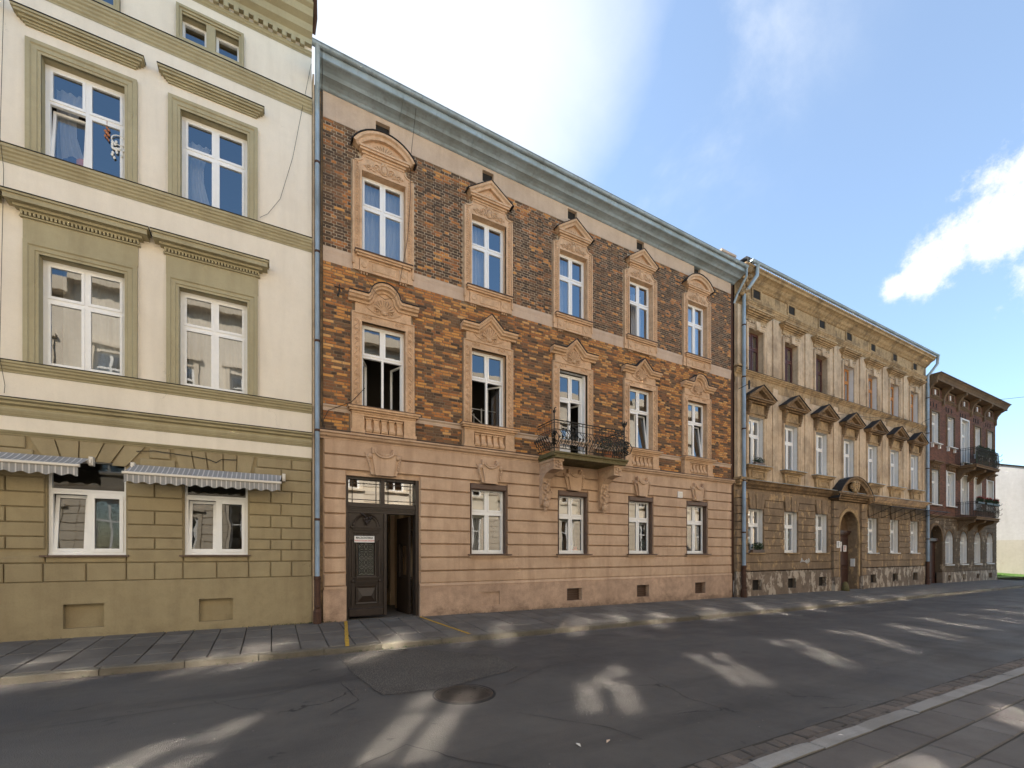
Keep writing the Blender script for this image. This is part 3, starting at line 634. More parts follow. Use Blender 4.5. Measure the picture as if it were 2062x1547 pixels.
# awnings
def awning(x0, x1, zw, zf, p, label):
    t = thing('awning', label, 'awning', 'striped awnings over the ground floor windows', (0, 0, 0))
    q = MB(); q.tube([(x0, -.09, zw), (x1-.06, -.09, zw)], .055, 8); n = 40
    vs = []
    for j in range(4):
        s_ = j/3
        for i in range(n+1): vs.append((x0+(x1-.06-x0)*i/n-.05*s_, -.10-(p-.1)*s_, zw+.05+(zf+.02-zw-.05)*s_-.015*math.sin(math.pi*s_)))
    q.add(vs, [(j*(n+1)+i, j*(n+1)+i+1, (j+1)*(n+1)+i+1, (j+1)*(n+1)+i) for j in range(3) for i in range(n)])
    q.build('canopy_cloth', M['awning'], t)
    q = MB(); xa, xb = x0-.07, x1-.07; q.bbox(xa, xb, -p-.05, -p, zf-.03, zf+.025, .01); fb = q.build('front_bar', M['awnbar'], t)
    q = MB(); m_ = int((xb-xa)/.03); vs = []
    for i in range(m_+1):
        xx = xa+.03+(xb-xa-.06)*i/m_; yy = -p-.02+.006*math.sin(xx*40)
        vs += [(xx, yy, zf-.03), (xx, yy, zf-.19-.022*math.cos((xx-xa)*2*math.pi/.22))]
    q.add(vs, [(2*i, 2*i+2, 2*i+3, 2*i+1) for i in range(m_)]); q.build('valance', M['awning'], t)
    for xx in (x0-.02, x1-.05):
        q = MB(); q.bbox(xx, xx+.07, -.16, -.03, zw-.09, zw+.09, .01); q.box(xx+.02, xx+.05, -.2, -.1, zw-.05, zw+.03); q.build('bracket', M['awnbar'], t)
    for xx in (x0+.25, x1-.35):
        q = MB(); q.tube([(xx, -.08, zw-.02), (xx+.05, -p*.6, (zw+zf)/2-.03), (xx-.05, -p-.02, zf)], .016, 5); q.build('arm', M['awnbar'], t)
    return t
awning(-2.56, .27, 3.52, 3.34, .5, 'right one of the two grey striped awnings, the one beside the drainpipe')
awning(-6.3, -3.18, 3.57, 3.41, .5, 'left of the two grey striped awnings, cut off by the left edge of the photo')
# curtains and things seen behind the panes
curtain(-3.9, -3.4, 9.5, 11.3, .5, 'white curtain gathered at the left side of the upper left window with the tilted sash', pull=.7)
curtain(-1.7, -1.25, 9.5, 11.2, .5, 'white curtain tied back in the upper window nearest the drainpipe of the cream building', pull=.6)
curtain(-3.95, -2.75, 5.5, 7.9, 1.0, 'thin net curtain across the first floor window at the far left', amp=.015)
curtain(-1.75, -.5, 5.5, 7.9, 1.0, 'thin net curtain across the first floor window above the right awning', amp=.015)
q = MB(); [q.blob((-3.66+.08*k, .27, 9.66+.07*(k % 2)), (.10, .04, .13)) for k in range(3)]; tag(q.build('cushion', M['bluecloth'], smooth=True), 'blue flowered cushion leaning behind the tilted sash of the upper left window', 'cushion')
q = MB(); q.blob((-3.44, .27, 9.70), (.13, .04, .17), 10, 6); tag(q.build('cushion', M['orangecloth'], smooth=True), 'orange patterned cushion on the sill of the upper left window', 'cushion')
q = MB(); q.tube([(-3.02, .15, 10.75), (-3.02, .15, 10.6)], .004, 4); [q.blob((-3.02+.03*math.sin(k*2.1), .15, 10.6-.035*k), (.035*(1-abs(k-3)/7), .01, .028)) for k in range(8)]
tag(q.build('window_ornament', M['terracotta'], smooth=True), 'small reddish cone shaped ornament hanging on the pane of the upper left window', 'ornament')
q = MB(); q.tube([(-2.82+.13*math.cos(a)*1.0, .15, 10.42+.1*math.sin(a)) for a in [math.pi*2*i/16 for i in range(17)]], .012, 5)
for k in range(26): a = rnd.uniform(0, 2*math.pi); q.blob((-2.82+.12*math.cos(a), .15, 10.38-.11*rnd.random()*3+.05*math.sin(a)), (.025, .01, .035))
tag(q.build('dreamcatcher', M['white_old'], smooth=True), 'white feathered dreamcatcher hanging in the right pane of the upper left window', 'ornament')

# ============================================================ building B: brick with plaster ornament
B = thing('brick_apartment_building', 'orange and black brick building with rose plaster ground floor and wrought iron balcony', 'building')
bx0, bx1 = 1.13, 17.06
BL = [2.055, 5.146, 8.249, 11.297, 14.333]; BW = 1.14
B2 = [(x, x+BW, 9.55, 11.66) for x in BL]
B1 = [(x, x+BW, 5.50, 7.74) for x in BL]; B1[2] = (8.249, 9.40, 4.80, 7.80)
B0 = [(x, x+BW+.03, 1.68, 3.76) for x in BL[1:]]
DOOR = (1.68, 3.60, -.4, 3.73)
VT = [(x, x+.37, 12.82, 13.16) for x in (2.42, 5.52, 8.63, 11.70, 14.77)]
mb = MB(); rv = []
wall_grid(mb, bx0, bx1, 9.1, 12.69, B2, .006, .2, rv); mb.build('brick_backing_wall', M['mortar'], B); mb = MB(); wall_grid(mb, bx0, bx1, 4.6, 9.1, B1, .006, .2, rv); mb.build('brick_backing_wall', M['mortar_low'], B); reveals(B, 'orn', rv)
mb = MB(); wall_grid(mb, bx0, bx1, 12.67, 13.5, VT, -.01, .45); mb.build('attic_frieze', M['frieze'], B)
BV = [(5.46, 6.07, .165, .56), (8.56, 9.17, .14, .55), (11.66, 12.27, .12, .55), (14.77, 15.38, .11, .55)]
mb = MB(); wall_grid(mb, bx0, bx1, .8, 4.8, [(1.68, 3.60, .8, 3.73)]+B0, .03, .25); mb.build('ground_floor_wall', M['pink'], B)
mb = MB(); wall_grid(mb, bx0, bx1, -.6, .83, [(1.68, 3.60, -.6, .83)]+BV, -.06, .22)
mb.box(bx0+.0, 1.68, -.06, .03, .80, .83); mb.box(3.6, bx1, -.06, .03, .80, .83)
mb.box(BV[0][0], BV[0][1], -.02, .05, BV[0][2], BV[0][3]); mb.build('plinth', M['pink_plinth'], B)
q = MB()
for v in BV[1:]:
    q.box(v[0], v[1], .12, .14, v[2], v[3]); 
    for k in range(5): q.box(v[0], v[1], .08, .1, v[2]+.04+k*.08, v[2]+.06+k*.08)
q.build('cellar_grille', M['brownmetal'], B)
q = MB()
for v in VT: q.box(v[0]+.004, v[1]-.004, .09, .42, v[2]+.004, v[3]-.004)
q.build('attic_vent_shade', M['dark'], B)  # near-black boxes stand in for the shade inside the vents
q = MB(); q.prism([(1.15, .80), (1.68, .80), (1.68, .87), (1.15, .87)], -.075, .03); q.sweep([(3.6, .885), (bx1, .885)], [(0, -.03), (0, .02), (-.03, .05), (-.085, .075), (-.085, -.03)]); q.build('plinth_moulding', M['pink'], B)
shell(B, bx0, bx1, 13.5, [4.4, 8.6, 12.2], y0=.35)
# ground floor courses between the grooves
zs = [.87, 1.215, 1.595, 1.97, 2.345, 2.72, 3.10, 3.48, 3.85, 4.22, 4.62]
for i in range(10):
    z0, z1 = zs[i], zs[i+1]; cuts = [(bx0, 1.68)] if i < 8 else []
    ops_ = [(1.68, 3.60)]
    if z0 > 1.5 and z1 < 3.86: ops_ += [(o[0]-.02, o[1]+.02) for o in B0]
    if i >= 8:
        if z1 < 4.3: ops_ = []
        else: ops_ = []
    xs_ = [bx0]; 
    for a, b in ops_: xs_ += [a, b]
    xs_.append(bx1)
    for k in range(0, len(xs_), 2):
        a, b = xs_[k], xs_[k+1]
        zb_, zt_ = z0, z1
        if i == 8 and z0 < 3.76: zb_ = max(z0, 3.85)
        block(B, a, b, zb_, zt_, 'pink', 'plaster_course', y=-.05, g=.02)
# ledge over the ground floor
q = MB(); q.sweep([(bx0-.08, 4.80), (bx1+.04, 4.80)], [(0, -.02), (-.015, .17), (-.06, .17), (-.08, .13), (-.13, .11), (-.16, .05), (-.2, .045), (-.2, -.02)]); q.build('ledge', M['pink'], B)
q = MB(); flashing(q, bx0-.08, bx1+.04, 4.802, .17); q.build('lead_flashing', M['brownmetal'], B)
band(B, 'floor_band', bx0, bx1, 9.43, .36, .028, 'frieze', False, 1)
band(B, 'sill_strip', bx0, bx1, 5.465, .15, .045, 'frieze', False, 1)

# --- bricks: 300 of them are parts, the rest is one part
skips = []
for o in B2: cx = o[0]+BW/2; skips += [(cx-.83, cx+.83, 9.0, 11.93), (cx-.62, cx+.62, 11.9, 12.55)]
for o in B1: cx = (o[0]+o[1])/2; skips += [(cx-.84, cx+.84, 5.4, 7.98), (cx-.8, cx+.8, 7.9, 8.4), (cx-.4, cx+.4, 8.3, 8.62), (cx-.88, cx+.88, 4.6, 5.5)]
skips += [(bx0, bx1, 9.06, 9.44), (bx0, bx1, 5.31, 5.47)]
def tone(x, z, upper):
    n1 = .7*noise.noise(Vector((x*1.5+3, z*4.2, 1)))+.75*noise.noise(Vector((x*3.4, z*11, 7)))
    n2 = noise.noise(Vector((x*.35, z*.5, 12)))
    v = n1*1.0+n2*.35+rnd.gauss(0, .38)-(.58 if upper else .0)
    if z > 12.35: v += .5
    if z < 9.05 and z > 8.6: v += .3
    if z < 5.4: v -= .15
    if v > .05: return rnd.choice((0, 0, 1, 1, 1, 2, 2, 3, 4, 5)) if not upper else rnd.choice((1, 1, 0, 2, 2, 4, 4))
    if v > -.16: return rnd.choice((4, 5, 5, 2, 9, 6))
    return rnd.choice((6, 7, 7, 8, 9, 9, 5)) if not upper else rnd.choice((6, 7, 7, 8, 8, 9, 5))
bl = []; rowh = .0765; z = 4.80; row = 0
while z < 12.66:
    upper = z > 9.2; st = row % 2 == 0; L0 = .262 if st else .131; x = bx0+(.004 if st else -.062)
    while x < bx1-.01:
        l = L0 if st or rnd.random() > .35 else .262
        if upper and not st: l = .131
        a, b = max(x, bx0+.004), min(x+l-.018, bx1-.004)
        if b-a > .03:
            parts = [(a, b)]
            for s_ in skips:
                if s_[2] < z+.032 < s_[3]:
                    np_ = []
                    for (p, q_) in parts:
                        if q_ <= s_[0] or p >= s_[1]: np_.append((p, q_)); continue
                        if p < s_[0]: np_.append((p, s_[0]-.003))
                        if q_ > s_[1]: np_.append((s_[1]+.003, q_))
                    parts = np_
            for p, q_ in parts:
                if q_-p > .025: bl.append((p, q_, z+rnd.uniform(-.002, .002), tone((p+q_)/2, z, upper)))
        x += l
    z += rowh; row += 1
stuffb = MB(); cnt = 0
bricks = sorted(bl, key=lambda t_: (t_[0]-1)**2*1.0+(t_[2]-6)**2*.5)
for k, (a, b, z, tn) in enumerate(bricks):
    d = rnd.uniform(-.004, .005); l = b-a
    if k < 300:
        ll = round(l*100)/100 if l > .05 else round(l, 3)
        me = cached(('brk', round(l, 2), tn), lambda: MB().bbox(-l/2, l/2, 0, .02, 0, .060, .003).mesh('brick', BM[tn]))
        link('brick', me, B, ((a+b)/2, -.004+d, z))
    else:
        stuffb.mi = tn; y_ = -.004+d
        stuffb.bbox(a, b, y_, .02, z, z+.060, .003)
tag(stuffb.build('brickwork', BM, B), kind='stuff')
# --- ornament pieces
def leafscroll(mb, cx, cz, s, y, r=.018, f=1):
    pts = []
    for i in range(15):
        t = i/14; a = R(200-520*t); rr = s*(1-.8*t)*.42
        pts.append((cx+f*(s*.2+rr*math.cos(a)), y, cz+rr*math.sin(a)))
    mb.tube(pts, r, 5, r*.5); mb.blob(pts[-1], r*1.5)
def surround2(kind):
    """upper floor surround, origin at middle of the opening's foot (x) and z = 0 at world height 0"""
    mb = MB(); h = BW/2
    for s_ in (-1, 1):
        xa, xb = sorted((s_*h, s_*.78)); mb.box(xa, xb, -.055, .02, 9.52, 11.66)
        xa, xb = sorted((s_*.755, s_*.80)); mb.box(xa, xb, -.08, .02, 9.2, 11.88)
        xa, xb = sorted((s_*(h+.0), s_*(h+.045))); mb.box(xa, xb, -.085, .02, 9.52, 11.66)
        mb.box(*sorted((s_*.78, s_*.63)), -.05, .02, 9.06, 9.52)
        z = 9.66; xc = s_*.685
        while z < 11.72:
            mb.add([(xc-.042, -.055, z), (xc+.042, -.055, z), (xc, -.095, z+.035), (xc-.042, -.055, z+.055), (xc+.042, -.055, z+.055), (xc, -.065, z+.075)],
                   [(0, 2, 1), (0, 3, 2), (1, 2, 4), (3, 5, 2), (2, 5, 4)]); z += .068
        mb.tube([(xc+.0, -.06, 11.78), (xc+.03, -.07, 11.81), (xc, -.07, 11.84), (xc-.03, -.07, 11.81), (xc, -.07, 11.77)], .014, 5)
    top = [(-.80, 11.66), (.80, 11.66), (.80, 11.88)]+[(.80-.10-.14*math.sin(R(t)), 11.9+.13*(1-math.cos(R(t)))) for t in (0, 30, 60, 90)]+[(.55, 12.06)]
    top += [(-x, z) for x, z in reversed(top[2:])]
    mb.prism(top, -.055, .02)
    mb.sweep([(-.80, 11.88)]+[(-x, z) for x, z in [(.80-.10-.14*math.sin(R(t)), 11.9+.13*(1-math.cos(R(t)))) for t in (0, 30, 60, 90)]], [(0, 0), (0, .08), (-.035, .08), (-.035, 0)])
    mb.sweep([(x, z) for x, z in [(.80-.10-.14*math.sin(R(t)), 11.9+.13*(1-math.cos(R(t)))) for t in (90, 60, 30, 0)]]+[(.80, 11.88)], [(0, 0), (0, .08), (-.035, .08), (-.035, 0)])
    mb.box(-h, h, -.085, .02, 11.655, 11.70)
    # cartouche and foliage
    mb.blob((0, -.07, 11.86), (.075, .05, .11), 10, 5); mb.tube([(.10*math.cos(a), -.075, 11.87+.135*math.sin(a)) for a in [math.pi*2*i/14 for i in range(15)]], .018, 5)
    for s_ in (-1, 1):
        leafscroll(mb, s_*.15, 11.86, .26, -.07, .02, s_); leafscroll(mb, s_*.36, 11.80, .2, -.07, .016, s_)
        for k in range(9): mb.blob((s_*(.14+.045*k), -.07, 11.77+.05*math.sin(k*1.9)+.02), (.024, .022, .03), 5, 2)
        mb.blob((s_*.04, -.08, 12.0), (.04, .03, .05))
    # cornice under the gable
    layered(mb, -.66, .66, 12.24, [(.05, .2), (.05, .17), (.05, .11), (.05, .075)])
    if kind == 'tri':
        o_ = [(-.68, 12.235), (0, 12.68), (.68, 12.235)]
        mb.prism([(-.62, 12.235), (.62, 12.235), (0, 12.62)], -.06, .02)
        mb.sweep(o_, [(0.06, 0), (.06, .22), (0, .22), (-.03, .17), (-.09, .15), (-.09, 0)])
        for k in range(5): mb.blob((-.16+.08*k, -.08, 12.30+.05*(k in (1, 2, 3))), (.05, .03, .05))
        fl = [(-.76, 12.24), (0, 12.755), (.76, 12.24)]
    else:
        r_ = .86; cz = 12.64-r_; a0 = math.degrees(math.asin((12.235-cz)/r_)); pts = arc(0, cz, r_, 180-a0, a0, 12)
        mb.prism(pts, -.06, .02); mb.sweep(pts, [(0.08, 0), (.08, .22), (.02, .22), (-.01, .17), (-.08, .15), (-.08, 0)])
        for k in range(7): a = R(35+18.3*k); mb.tube([(0, -.07, 12.26), (.30*math.cos(a), -.09, 12.26+.2*math.sin(a))], .012, 5, .03)
        fl = arc(0, cz, r_+.095, 180-a0+3, a0-3, 12)
    s1 = mb.mesh('window_surround', M['orn'])
    f = MB(); f.sweep(fl, [(0, 0), (0, .24), (.018, .24), (.018, 0)]); s2 = f.mesh('tar_cover', M['tar'])
    q = MB(); layered(q, -.74, .74, 9.505, [(.05, .17), (.05, .13), (.05, .07)])
    q.box(-.62, .62, -.05, .02, 9.05, 9.36); q.bbox(-.30, .30, -.065, .0, 9.12, 9.31, .012)
    for s_ in (-1, 1):
        q.box(*sorted((s_*.40, s_*.62)), -.075, .02, 9.07, 9.35)
        q.lathe([(.075, 0), (.075, .012), (.055, .02), (.0, .022)], (0, 0, 0), 12)
        base = len(q.v)-48; q.v[base:] = [(s_*.51+v[0], -.075-v[2], 9.21+v[1]) for v in q.v[base:]]
        for k in range(3): q.blob((s_*(.44+.07*k), -.05, 9.0), (.025, .03, .03)); q.tube([(s_*(.44+.07*k), -.045, 9.06), (s_*(.44+.07*k), -.045, 9.0)], .014, 5)
    q.box(-.64, .64, -.09, .02, 9.035, 9.06); s3 = q.mesh('window_apron', M['orn'])
    q = MB(); q.box(-.755, .755, -.20, .02, 9.507, 9.528); s4 = q.mesh('window_sill', M['brownmetal'])
    return s1, s2, s3, s4
for i, o in enumerate(B2):
    for me in cached(('s2', i in (0, 4)), lambda: surround2('arc' if i in (0, 4) else 'tri')): link(me.name.split('.')[0], me, B, (o[0]+BW/2, 0, 0))
def surround1(kind, door=False):
    mb = MB(); h = BW/2; zb = 5.47 if not door else 4.8
    for s_ in (-1, 1):
        mb.box(*sorted((s_*h, s_*.80)), -.055, .02, zb, 7.74); mb.box(*sorted((s_*.78, s_*.815)), -.08, .02, zb, 7.94)
        mb.box(*sorted((s_*h, s_*(h+.05))), -.085, .02, zb, 7.74)
        z = zb+.16; k = 0; xc = s_*.70
        while z < 7.8:
            if k % 2 == 0: 
                for a in range(5): mb.blob((xc+.032*math.cos(a*1.257), -.062, z+.032*math.sin(a*1.257)), (.022, .018, .022), 5, 2)
                mb.blob((xc, -.07, z), (.016, .02, .016), 5, 2)
            else: mb.tube([(xc-s_*.05, -.06, z+.06), (xc+s_*.05, -.06, z-.06)], .014, 4)
            z += .118; k += 1
    mb.box(-.80, .80, -.055, .02, 7.735, 7.95); mb.box(-.815, .815, -.08, .02, 7.935, 7.965); mb.box(-h, h, -.085, .02, 7.735, 7.785)
    for s_ in (-1, 1): leafscroll(mb, s_*.5, 7.86, .18, -.06, .012, -s_); leafscroll(mb, s_*.36, 7.86, .12, -.06, .01, -s_)
    body = [(-.73, 7.96), (.73, 7.96), (.73, 8.28)]
    if kind == 'arc': pr = arc(0, 8.26, .36, 0, 180, 12); rise = [(-.90, 8.33), (-.43, 8.33)]+[(x, z) for x, z in arc(0, 8.33, .385, 172, 8, 14)]+[(.43, 8.33), (.90, 8.33)]
    else: pr = [(.36, 8.28), (0, 8.62), (-.36, 8.28)]; rise = [(-.90, 8.33), (-.40, 8.33), (0, 8.70), (.40, 8.33), (.90, 8.33)]
    body += pr+[(-.73, 8.28)]; mb.prism(body, -.06, .02)
    mb.sweep(rise, [(.06, 0), (.06, .25), (.0, .25), (-.02, .21), (-.06, .19), (-.08, .12), (-.13, .10), (-.13, 0)])
    # shell
    for k in range(9):
        a = R(12+19.5*k); mb.tube([(.03*math.cos(a), -.075, 8.10+.03*math.sin(a)), (.23*math.cos(a), -.12, 8.12+.25*math.sin(a))], .012, 5, .034)
        mb.blob((.235*math.cos(a), -.115, 8.125+.255*math.sin(a)), .032, 6, 3)
    mb.blob((0, -.08, 8.07), (.07, .05, .06), 8, 4)
    for s_ in (-1, 1):
        leafscroll(mb, s_*.12, 8.08, .26, -.075, .02, s_)
        mb.tube([(s_*.1, -.07, 8.0), (s_*.25, -.075, 8.03), (s_*.4, -.07, 8.10), (s_*.48, -.07, 8.17), (s_*.44, -.07, 8.21), (s_*.41, -.07, 8.17)], .016, 5, .01)
    s1 = mb.mesh('window_surround', M['orn'])
    f = MB(); f.sweep([(x*1.005, z+.062) for x, z in rise], [(0, 0), (0, .28), (.02, .28), (.02, 0)]); s2 = f.mesh('tar_cover', M['tar'])
    if door: return s1, s2
    q = MB(); layered(q, -.93, .93, 5.475, [(.05, .26), (.05, .22), (.05, .16)])
    q.box(-.84, .84, .005, .02, 4.80, 5.33)
    for s_ in (-1, 1): q.box(*sorted((s_*.52, s_*.82)), -.14, .02, 4.86, 5.33); q.box(*sorted((s_*.50, s_*.85)), -.165, .02, 4.79, 4.90)
    q.box(-.52, .52, -.13, .02, 5.27, 5.33); q.box(-.52, .52, -.13, .02, 4.80, 4.85); s3 = q.mesh('window_apron', M['orn'])
    q = MB(); q.box(-.94, .94, -.275, .02, 5.476, 5.492); s4 = q.mesh('lead_flashing', M['brownmetal'])
    return s1, s2, s3, s4
balu = MB(); zz = [(.0, .05, .095), (.035, .10, .095), (.06, .10, .088), (.075, .075, .07), (.14, .07, .062), (.20, .08, .058), (.27, .11, .066), (.34, .145, .084), (.39, .13, .086), (.42, .09, .09), (.425, .04, .09)]
for i_ in range(len(zz)-1):
    z0, d0, w0 = zz[i_]; z1, d1, w1 = zz[i_+1]
    balu.add([(-w0, -d0, 5.275-z0), (w0, -d0, 5.275-z0), (w1, -d1, 5.275-z1), (-w1, -d1, 5.275-z1), (-w0, .02, 5.275-z0), (w0, .02, 5.275-z0), (w1, .02, 5.275-z1), (-w1, .02, 5.275-z1)],
             [(0, 1, 2, 3), (0, 3, 7, 4), (1, 5, 6, 2)])
balum = balu.mesh('baluster', M['orn'])
for i, o in enumerate(B1):
    cx = (o[0]+o[1])/2
    for me in cached(('s1', i in (0, 4), i == 2), lambda: surround1('arc' if i in (0, 4) else 'tri', i == 2)): link(me.name.split('.')[0], me, B, (cx, 0, 0))
    if i != 2:
        for k in range(5): link('baluster', balum, B, (cx-.40+.2*k, 0, 0))
# upper windows, first floor windows, ground floor windows
for i, o in enumerate(B2): window(B, o[0], o[1], o[2]-.02, o[3], .13, trans=.37, low=('n', 'c') if i == 3 else ('c', 'c'))
GL[0] = 'glass_mid'
st = [('l', 'r'), ('n', 'R'), None, ('c', 't'), ('c', 't')]
for i, o in enumerate(B1):
    if i == 2: continue
    window(B, o[0], o[1], 5.49, o[3], .13, trans=.37, low=st[i], fw=.05)
o = B1[2]; dw = window(B, o[0]+.06, o[1]-.06, 4.80, 7.70, .16, trans=.30, low=('c', 'r'), fw=.06, label='white balcony door with its right leaf open')
q = MB(); frame_mb(q, o[0], o[1], 4.78, o[3], .06, .05, .16); q.build('door_surround', M['white'], B)
q = MB(); q.box(o[0]+.12, o[0]+.55, .13, .2, 4.86, 5.4); q.build('door_panel', M['white'], dw); dw.children[-1].matrix_parent_inverse = dw.matrix_world.inverted()
for ch in list(dw.children):
    if ch.name.startswith('door_panel'): ch.location = (-o[0]-.06, -.16, -4.80)
for i, o in enumerate(B0):
    wn_ = window(B, o[0], o[1]-.03, 1.70, 3.66, .14, trans=.37, fw=.05)
    q = MB(); q.bbox(o[0]-.01, o[1]+.01, -.06, .2, 3.60, 3.78, .03); q.box(o[1]-.035, o[1]+.005, -.03, .14, 1.70, 3.645); q.box(o[0]-.003, o[0]+.02, -.02, .13, 1.7, 3.645); q.build('roller_shutter_box', M['brownmetal'], B)
    q = MB(); q.box(o[0]-.12, o[1]+.13, -.16, .2, 1.655, 1.69); q.build('window_sill', M['brownmetal'], B)
    q = MB(); layered(q, o[0]-.08, o[1]+.09, 1.655, [(.06, .11), (.06, .06)]); q.build('sill_moulding', M['pink'], B)
GL[0] = 'glass'
# keystones with garlands
def keystone(cx, z0, z1, wt, wb):
    q = MB(); h = z1-z0
    q.prism([(cx-wb*.5, z0), (cx+wb*.5, z0), (cx+wt*.44, z1-.12), (cx-wt*.44, z1-.12)], -.15, .02)
    q.prism([(cx-wb*.72, z0+.02), (cx-wb*.5, z0+.02), (cx-wt*.44, z1-.12), (cx-wt*.66, z1-.12)], -.10, .02)
    q.prism([(cx+wb*.5, z0+.02), (cx+wb*.72, z0+.02), (cx+wt*.66, z1-.12), (cx+wt*.44, z1-.12)], -.10, .02)
    for s_ in (-1, 1):
        q.box(*sorted((cx+s_*wt*.28, cx+s_*wt*.44)), -.18, .02, z1-.14, z1+.02); q.blob((cx+s_*wt*.50, -.13, z1-.2), (.07, .05, .07), 8, 4)
        for k in range(5): q.blob((cx+s_*(wt*.55-.012*k), -.115, z1-.27-.06*k), (.04-.004*k, .03, .04), 6, 3)
    q.tube([(cx+wt*.36*math.cos(R(a)), -.175, z1-.03+.2*math.sin(R(a))) for a in range(180, 361, 15)], .026, 6)
    q.tube([(cx+wt*.28*math.cos(R(a)), -.155, z1-.02+.15*math.sin(R(a))) for a in range(180, 361, 20)], .012, 5)
    q.build('keystone', M['pink'], B)
keystone(2.62, 3.76, 4.46, .74, .46)
for x in BL[1:]: keystone(x+BW/2+.02, 3.79, 4.47, .66, .36)
# small plates on the wall
q = MB(); q.bbox(13.78, 14.03, -.09, -.02, 3.86, 4.10, .01); pl_ = q.build('house_number_plate', M['white_old'], B); q = MB(); q.bbox(13.82, 13.99, -.095, -.088, 3.9, 4.06, .004); q.build('plate_face', M['awnbar'], pl_)
q = MB(); q.tube([(1.50, -.05, 8.5), (1.50, -.14, 8.5), (1.50, -.15, 8.35), (1.47, -.15, 8.2)], .012, 5); q.blob((1.5, -.15, 8.33), (.03, .03, .05)); q.blob((1.47, -.15, 8.2), (.035, .03, .04)); q.tube([(1.40, -.04, 8.47), (1.62, -.04, 8.47)], .01, 4)
tag(q.build('wall_insulator', M['iron']), 'small black iron insulator hook on the bricks left of the first arched window head', 'hook')
# zinc cornice, gutter, pipes
q = MB()
def cz(x): return 13.5-.0225*(x-1)
prof = [(0.0, -.3), (0, .60), (-.02, .625), (-.17, .585), (-.185, .56), (-.19, .50), (-.205, .44), (-.235, .37), (-.27, .325), (-.285, .31), (-.285, .27), (-.30, .18), (-.335, .10), (-.37, .06), (-.385, .03), (-.385, -.3)]
z_off = 14.06
def zc_(x): return 13.70-.013*(x-1)
n = 8; xs_ = [bx0-.15+(bx1+.18-bx0+.15)*i/n for i in range(n+1)]
for a, b in zip(xs_, xs_[1:]):
    q = MB(); q.sweep([(a+.004, zc_(a)), (b-.004, zc_(b))], prof); s_ = q.build('cornice_panel', M['zinc'], B)
gutter(B, bx0-.30, zc_(1)+.02, bx1+.12, zc_(17)+.0, -.66, r=.075)
pipe(B, .99, -.13, 11.9, -.02, 1.15, [(.95, -.66, 13.7), (.95, -.64, 13.1), (.98, -.2, 12.75), (.99, -.13, 12.5)], r=.055)
q = MB(); q.box(.89, .93, -.02, 1, -.4, 13.6); q.build('party_wall_edge', M['ochre'], B); q = MB(); q.box(.93, bx0, .04, 1, -.4, 13.4); q.build('party_wall_gap', M['ochre_soot'], B)  # gap strip: dark colour stands in for the shadow between the houses
cable([(1.04, -.7, 13.75), (1.06, -.6, 13.1), (1.06, -.17, 12.2), (1.05, -.19, 10.4), (1.04, -.18, 8.3), (1.05, -.19, 6.3), (1.05, -.18, 5.1), (1.2, -.1, 4.65), (1.12, -.2, 5.0), (1.25, -.06, 5.3), (1.8, -.07, 5.6), (2.1, -.25, 5.95)], .008, 'cable running down beside the grey drainpipe and across to the first open window')
cable([(3.35, -.66, 13.7), (3.36, -.4, 13.3), (3.33, -.1, 12.5), (3.32, -.1, 11.4), (3.25, -.1, 10.3), (3.05, -.18, 9.2), (2.95, -.3, 8.7), (2.85, -.28, 8.45), (2.6, -.26, 8.35), (2.35, -.28, 8.45), (2.15, -.26, 8.75)], .006, 'thin black wire hanging from the zinc cornice past the first column of windows')
# chimneys above the roof
for k, (x, y, h) in enumerate(((15.6, 3.2, 1.2), (9.5, 5, .9))):
    q = MB(); q.box(x, x+.9, y, y+.6, 14.0, 15.4+h); q.box(x-.06, x+.96, y-.06, y+.66, 15.4+h, 15.5+h); q.build('chimney', M['frieze'], B)

q = MB(); q.box(19.2, 20.1, 2, 2.7, 14, 16.35); q.box(19.1, 20.2, 1.9, 2.8, 16.35, 16.45); q.build('chimney', M['frieze'], B)
q = MB(); q.box(20.5, 21.0, 1.6, 2.2, 14, 16.1); q.box(20.4, 21.1, 1.5, 2.3, 16.1, 16.25); q.build('chimney', M['tar'], B)
